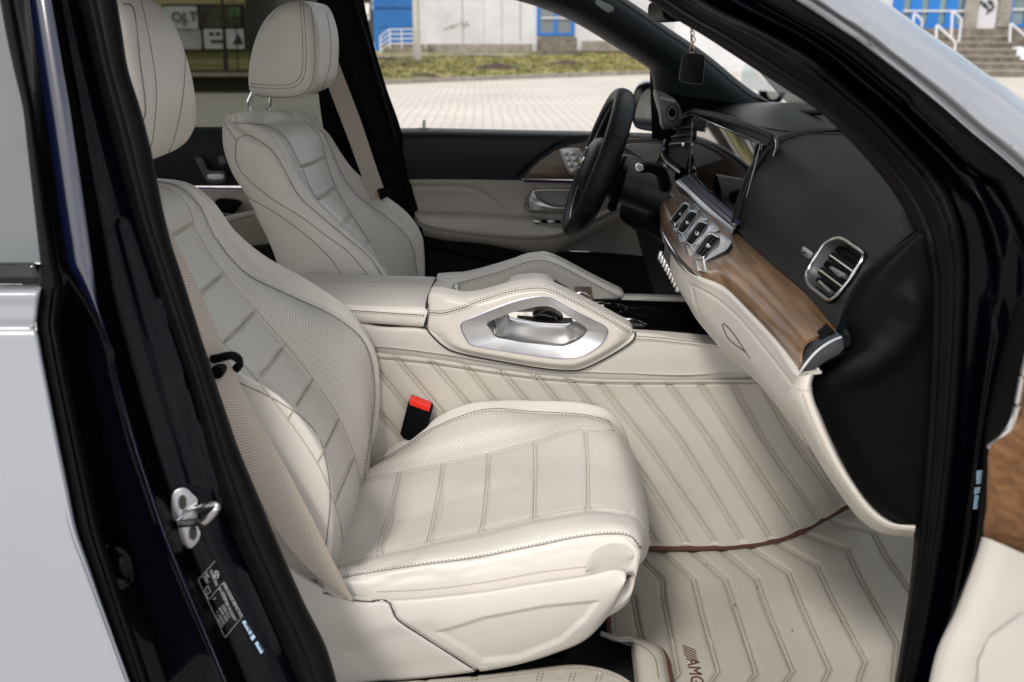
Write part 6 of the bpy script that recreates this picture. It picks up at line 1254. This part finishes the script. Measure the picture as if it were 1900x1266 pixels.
wu_ = [(1520, -75), (1600, -26), (1638, 0), (1680, 30), (1720, 59), (1775, 96), (1831, 137), (1868, 162), (1900, 186), (1940, 215), (1990, 252), (2080, 320)]
rows_ = [[tuple(k_) + (Y - .0,) for k_ in lerp(wl_, wu_, t)] for t, Y in ((.03, 1.20), (-.0, 1.16), (.03, 1.130), (.12, 1.118), (.16, 1.122), (.22, 1.112), (.5, 1.12), (.8, 1.145), (.97, 1.19), (1.0, 1.23), (.97, 1.30))]
p = Part(); g = grid(rows_, 90, 160); g = groove(g, [lerp(wl_, wu_, .19)], 4, .005); p.grid(g, M['white'], thick=.005); p.seam(lerp(wl_, wu_, .03), M['rubber'], .006); p.build('roof_rail', fpil, label='broad pale outer windscreen pillar and roof edge')
# stickers on the jamb
q = Part(); 
def LJ(x, y, l=.0014):
    h_ = q.onto([(x, y)], bvj, l)[0]; return h_[0]
for a in ([(1811, 873), (1822, 871), (1821, 896), (1810, 898)], [(1808, 904), (1818, 902), (1816, 914), (1806, 916)], [(1807, 917), (1815, 919), (1812, 943), (1804, 945)]): q.add(np.array([LJ(*k_) for k_ in a]), [(0, 1, 2, 3)], M['sticker'])
for s0, s1, tx in (((1820, 875), (1818, 894), 'AIRBAG'), ((1814, 922), (1811, 940), 'airbag')):
    a_, b_ = LJ(*s0, .0018), LJ(*s1, .0018); v, f = text(tx, None, (a_, b_ - a_, LJ(s0[0] + 4, s0[1], .0018) - a_), .0042, 't', None); q.add(v, f, M['gap'])
q.build('sticker', fpil)

# ---- OPEN FRONT DOOR at the right edge (close to the camera)
p = Part()
sl_ = [(1885, 560), (1850, 690), (1830, 790), (1822, 880), (1815, 960), (1800, 1050), (1745, 1190), (1722, 1290)]; sr_ = [(2100, 560), (2100, 690), (2100, 790), (2100, 880), (2100, 960), (2100, 1050), (2100, 1190), (2100, 1290)]
p.grid(grid([[tuple(k_) + (Y,) for k_ in lerp(sl_, sr_, t)] for t, Y in ((.0, 1.06), (.05, 1.03), (.5, .95), (1, .9))], 20, 60), M['rubber'], thick=.02)
fdoor = p.build('door', car, label='open front passenger door at the right edge')
p = Part(); p.tube(cat([P(1912, 640, .99), P(1899, 700, .99), P(1884, 770, .99), (P(1864, 808, .99)), P(1836, 830, 1.0)], 40), .004, M['satin'], 8); p.build('chrome_strip', fdoor)
p = Part(); wl2 = [(1902, 690), (1886, 772), (1838, 828), (1832, 880), (1830, 940), (1826, 995), (1860, 1030)]; wr2 = [(2100, 690), (2100, 772), (2100, 828), (2100, 900), (2100, 980), (2100, 1080), (2100, 1150)]
p.grid(grid([[tuple(k_) + (Y,) for k_ in lerp(wl2, wr2, t)] for t, Y in ((0, 1.0), (.05, .985), (.5, .92), (1, .86))], 30, 60), M['wood2'], thick=.01); p.build('wood_trim', fdoor)
p = Part(); ll2 = [(1822, 996), (1812, 1030), (1796, 1075), (1770, 1140), (1745, 1190), (1732, 1230), (1720, 1290)]; lt2 = [(2100, 1120), (2100, 1140), (2100, 1160), (2100, 1190), (2100, 1220), (2100, 1250), (2100, 1290)]
g = grid([[tuple(k_) + (Y,) for k_ in lerp(ll2, lt2, t)] for t, Y in ((.01, 1.02), (0, .975), (.04, .955), (.2, .93), (.5, .88), (1, .80))], 120, 120); g = recess(g, [(1815, 1290), (1822, 1220), (1842, 1180), (1900, 1138), (2100, 1120), (2100, 1300)], 14, -.012); p.grid(g, M['plastic'], thick=.004); p.tube(cat([P(1836, 1005, .965), P(1860, 1022, .95), P(1900, 1050, .93)], 14), .004, M['satin'], 8); p.build('door_panel', fdoor)

# ================================================================ MATS (loose: things of their own)
ZF = .462
def fgrid(L_, R_, ya, z=ZF, nr=260, nc=300):
    a, b = np.array(L_, float), np.array(R_, float); yy = np.linspace(ya[0], ya[1], nr); g = []
    for y in yy:
        x0 = np.interp(y, a[:, 1], a[:, 0]); x1 = np.interp(y, b[:, 1], b[:, 0]); g.append([PG(x0 + (x1 - x0) * t, y, z) for t in np.linspace(0, 1, nc)])
    return np.array(g)
g = fgrid([(1100, 925), (1150, 1060), (1129, 1144), (1134, 1180), (1186, 1197), (1226, 1222), (1250, 1300)], [(1740, 925), (1740, 1300)], (925, 1300))
def za(l): return [(1200 + a_ / 2.714, 820 + b_ / 2.714) for a_, b_ in l]
chev = [za(l) for l in ([(-160, 700), (-70, 780), (-50, 900), (0, 1130), (10, 1211)], [(-60, 560), (75, 690), (85, 800), (160, 1160), (100, 1240)], [(60, 535), (235, 690), (280, 870), (360, 1150), (300, 1240)], [(215, 535), (395, 690), (450, 850), (550, 1160), (490, 1250)], [(370, 535), (555, 690), (610, 850), (735, 1150), (670, 1250)], [(520, 530), (715, 660), (770, 800), (920, 1140), (870, 1250)], [(655, 510), (855, 620), (930, 780), (1100, 1100), (1050, 1250)], [(785, 460), (1005, 540), (1080, 700), (1260, 1010), (1235, 1250)], [(905, 390), (1140, 460), (1200, 570), (1330, 755)])]
dbl = []
for l in chev: dbl += [[(a_ - 3.2, b_ + .5) for a_, b_ in l], [(a_ + 3.8, b_ - .5) for a_, b_ in l]]
n2 = normals(g); g = groove(g, chev, 7.0, .0035, n2); g = groove(g, dbl, 2.2, .0034, n2); g = lump(g, .3, .0012, 5)
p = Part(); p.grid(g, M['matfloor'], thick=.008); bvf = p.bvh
for l in dbl: p.stitch(l, M['threadb'], .0007, bvh=bvf, pitch=5.5, smooth=False)
p.stitch([(1142, 1170), (1140, 1110), (1160, 1060)], M['threadb'], .0007, bvh=bvf)
# raised brown lettering
o_ = PG(1270, 1198, ZF + .001); e_ = PG(1293, 1310, ZF + .001); fm = p
v, f = text('AMG', None, (PG(1273, 1222, ZF + .0005), e_ - o_, PG(1300, 1218, ZF) - PG(1272, 1222, ZF)), .030, 't', None, ext=.001, sx=1.05); 
floor_mat = p.build('floor_mat', label='cream quilted foot well mat with chevron stitching and brown lettering', cat_='floor mat')
p = Part(); p.add(v, f, M['brown'])
for i_ in range(5):
    t = i_ * 4.6; sh = [(1266 + t * .16, 1196 + t), (1291 + t * .16, 1206 + t), (1291.5 + t * .16, 1208.6 + t), (1266.6 + t * .16, 1198.6 + t)]; p.add(np.array([PG(a_, b_, ZF + .0012) for a_, b_ in sh]), [(0, 1, 2, 3)], M['brown'])
p.build('lettering', floor_mat)
p = Part(); p.tube(cat([PG(a_, b_, ZF + .002) for a_, b_ in ((1162, 1050), (1140, 1100), (1129, 1144), (1131, 1182))], 30), .005, M['brown'], 8, r2=.003); p.build('brown_edging', floor_mat)
p = Part()
rs = np.random.RandomState(2)
for a_, b_ in ((1560, 1152), (1544, 1133), (1310, 1046), (1406, 1089), (1231, 1113), (1363, 1122), (1437, 1053), (1200, 1040), (1470, 1170)):
    c0 = PG(a_, b_, ZF + .001); k_ = np.linspace(0, 6.283, 6, endpoint=False); r_ = rs.uniform(.0006, .0017); p.slab(c0 + np.stack([r_ * np.cos(k_) * rs.uniform(.6, 1.8), r_ * np.sin(k_), 0 * k_], -1), (0, 0, -.002), M['earth'])
p.build('crumbs', kind='stuff')
# tunnel cover
topr = [(600, 640), (700, 656), (804, 668), (906, 684), (1008, 697), (1109, 704), (1239, 706), (1340, 705), (1430, 704), (1500, 704)]; botr = [(600, 1015), (700, 1015), (804, 1016), (906, 1016), (1010, 1016), (1120, 1016), (1262, 1015), (1385, 1010), (1480, 987), (1600, 925)]
T_ = np.array([P(a_, b_, 1.806) for a_, b_ in topr]); B_ = np.array([PG(a_, b_, ZF + .012) for a_, b_ in botr]); rows_ = [T_ + [0, .004, .0], T_ + [0, -.003, -.003]]
for t in (.12, .35, .65, .9): rows_.append(T_ * (1 - t) + B_ * t + np.array([0, -.006, .004]) * math.sin(math.pi * t))
rows_ += [B_]
g = cat(np.array(rows_), 300); g = np.swapaxes(cat(np.swapaxes(g, 0, 1), 460), 0, 1)
ql = [[(1116, 716), (1204, 830), (1325, 1006)], [(1183, 718), (1263, 820), (1377, 1002)], [(1243, 718), (1318, 820), (1430, 997)], [(1302, 718), (1370, 820), (1482, 984)], [(1362, 718), (1421, 820), (1522, 962)], [(1416, 716), (1476, 820), (1561, 936)], [(1055, 704), (1092, 750), (1200, 893), (1274, 1010)], [(994, 697), (1031, 743), (1140, 890), (1218, 1010)], [(929, 689), (974, 743), (1150, 990)], [(865, 680), (916, 745), (1050, 930)], [(800, 672), (868, 751), (980, 900)], [(734, 664), (824, 772), (920, 900)], [(701, 690), (755, 757), (860, 900)], [(700, 765), (748, 818), (800, 880)]]
qd = []
for l in ql: qd += [[(a_ - 3.4, b_ + .6) for a_, b_ in l], [(a_ + 3.4, b_ - .6) for a_, b_ in l]]
hm = [(690, 664), (804, 676), (906, 692), (1008, 705), (1109, 712), (1239, 713), (1420, 712)]
g = even(g, 0); n2 = normals(g); g = groove(g, qd, 2.4, .0034, n2); g = groove(g, ql, 9, .0028, n2); g = groove(g, [hm], 3, .002, n2); g = lump(g, .35, .0016, 9)
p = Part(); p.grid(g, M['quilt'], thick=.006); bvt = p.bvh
for l in qd: p.stitch(l, M['thread'], .0008, bvh=bvt, pitch=5.2)
p.stitch([(a_, b_ - 3) for a_, b_ in hm], M['threadb'], .0007, bvh=bvt, pitch=5); p.seam(hm, M['threadb'], .0007, bvh=bvt)
p.stitch([(1430, 735), (1480, 800), (1540, 895), (1568, 930)], M['threadb'], .0008, bvh=bvt, pitch=5)
cov = p.build('tunnel_cover', label='cream quilted cover with diagonal stitching over the side of the centre tunnel', cat_='floor cover')
p = Part(); bl = cat([PG(a_, b_, ZF + .008) + [0, -.004, 0] for a_, b_ in ((1100, 1018), (1200, 1017), (1330, 1014), (1400, 1008), (1442, 1000), (1480, 988), (1520, 966), (1572, 939), (1600, 924))], 80); p.tube(bl, .0045, M['brown'], 8, r2=.006); p.build('brown_edging', cov)
p = Part(); p.tube(bl + [0, .004, .008], .003, M['quilt'], 8); p.build('binding', cov)
# mat lip beside the seat rails, near the sill
p = Part(); la = [(560, 1275), (640, 1268), (740, 1263), (880, 1252), (985, 1239), (1060, 1231), (1110, 1236), (1150, 1250), (1185, 1275)]; lb = [(560, 1330), (640, 1330), (740, 1330), (880, 1330), (985, 1330), (1060, 1330), (1110, 1330), (1150, 1330), (1195, 1330)]
g = np.array([[PG(a_, b_, .52 - .0 * t) + [0, (.012 if t < .02 else 0), -.012 if t < .02 else .004 * math.sin(t * 3)] for a_, b_ in lerp(la, lb, t)] for t in (0, .04, .2, .5, 1)]); g = cat(g, 60); g = np.swapaxes(cat(np.swapaxes(g, 0, 1), 160), 0, 1)
g = groove(g, [[(x, 1252), (x - 12, 1300)] for x in (700, 790, 880, 960, 1040, 1110)], 5, .002)
p.grid(g, M['quilt'], thick=.01); p.stitch([(k_[0], k_[1] + 10) for k_ in la], M['threadb'], .0008, pitch=6)
for x in (880, 1000, 1060, 1110): p.stitch([(x, 1250), (x - 8, 1275)], M['threadb'], .0007, pitch=5); p.stitch([(x + 8, 1250), (x, 1275)], M['threadb'], .0007, pitch=5)
p.build('sill_mat', label='cream quilted mat edge lying under the seat shell at the bottom of the doorway', cat_='floor mat')
# folded flap with brown edging
fl = Part(); rows_ = []
for t, dz in ((0, .0), (.15, .022), (.5, .028), (.85, .022), (1, .006)):
    rows_.append([PG(a_, b_, ZF + .01 + dz) for a_, b_ in lerp([(1112, 1178), (1140, 1190), (1168, 1190), (1172, 1215), (1176, 1245), (1180, 1300)], [(1118, 1172), (1150, 1180), (1192, 1186), (1228, 1204), (1240, 1245), (1248, 1300)], t)])
g = cat(np.array(rows_), 40); g = np.swapaxes(cat(np.swapaxes(g, 0, 1), 80), 0, 1); fl.grid(g, M['quilt'], thick=.005); fl.seam([(1175, 1192), (1195, 1202), (1215, 1222), (1222, 1260)], M['threadb'], .0007)
fo = fl.build('mat_flap', label='folded cream mat flap with brown edging beside the lettering', cat_='mat flap'); fl = Part(); fl.tube(cat([PG(a_, b_, ZF + .014) for a_, b_ in ((1200, 1197), (1220, 1203), (1232, 1218), (1239, 1245), (1244, 1300))], 40), .007, M['brown'], 8, r2=.003); fl.build('brown_edging', fo)
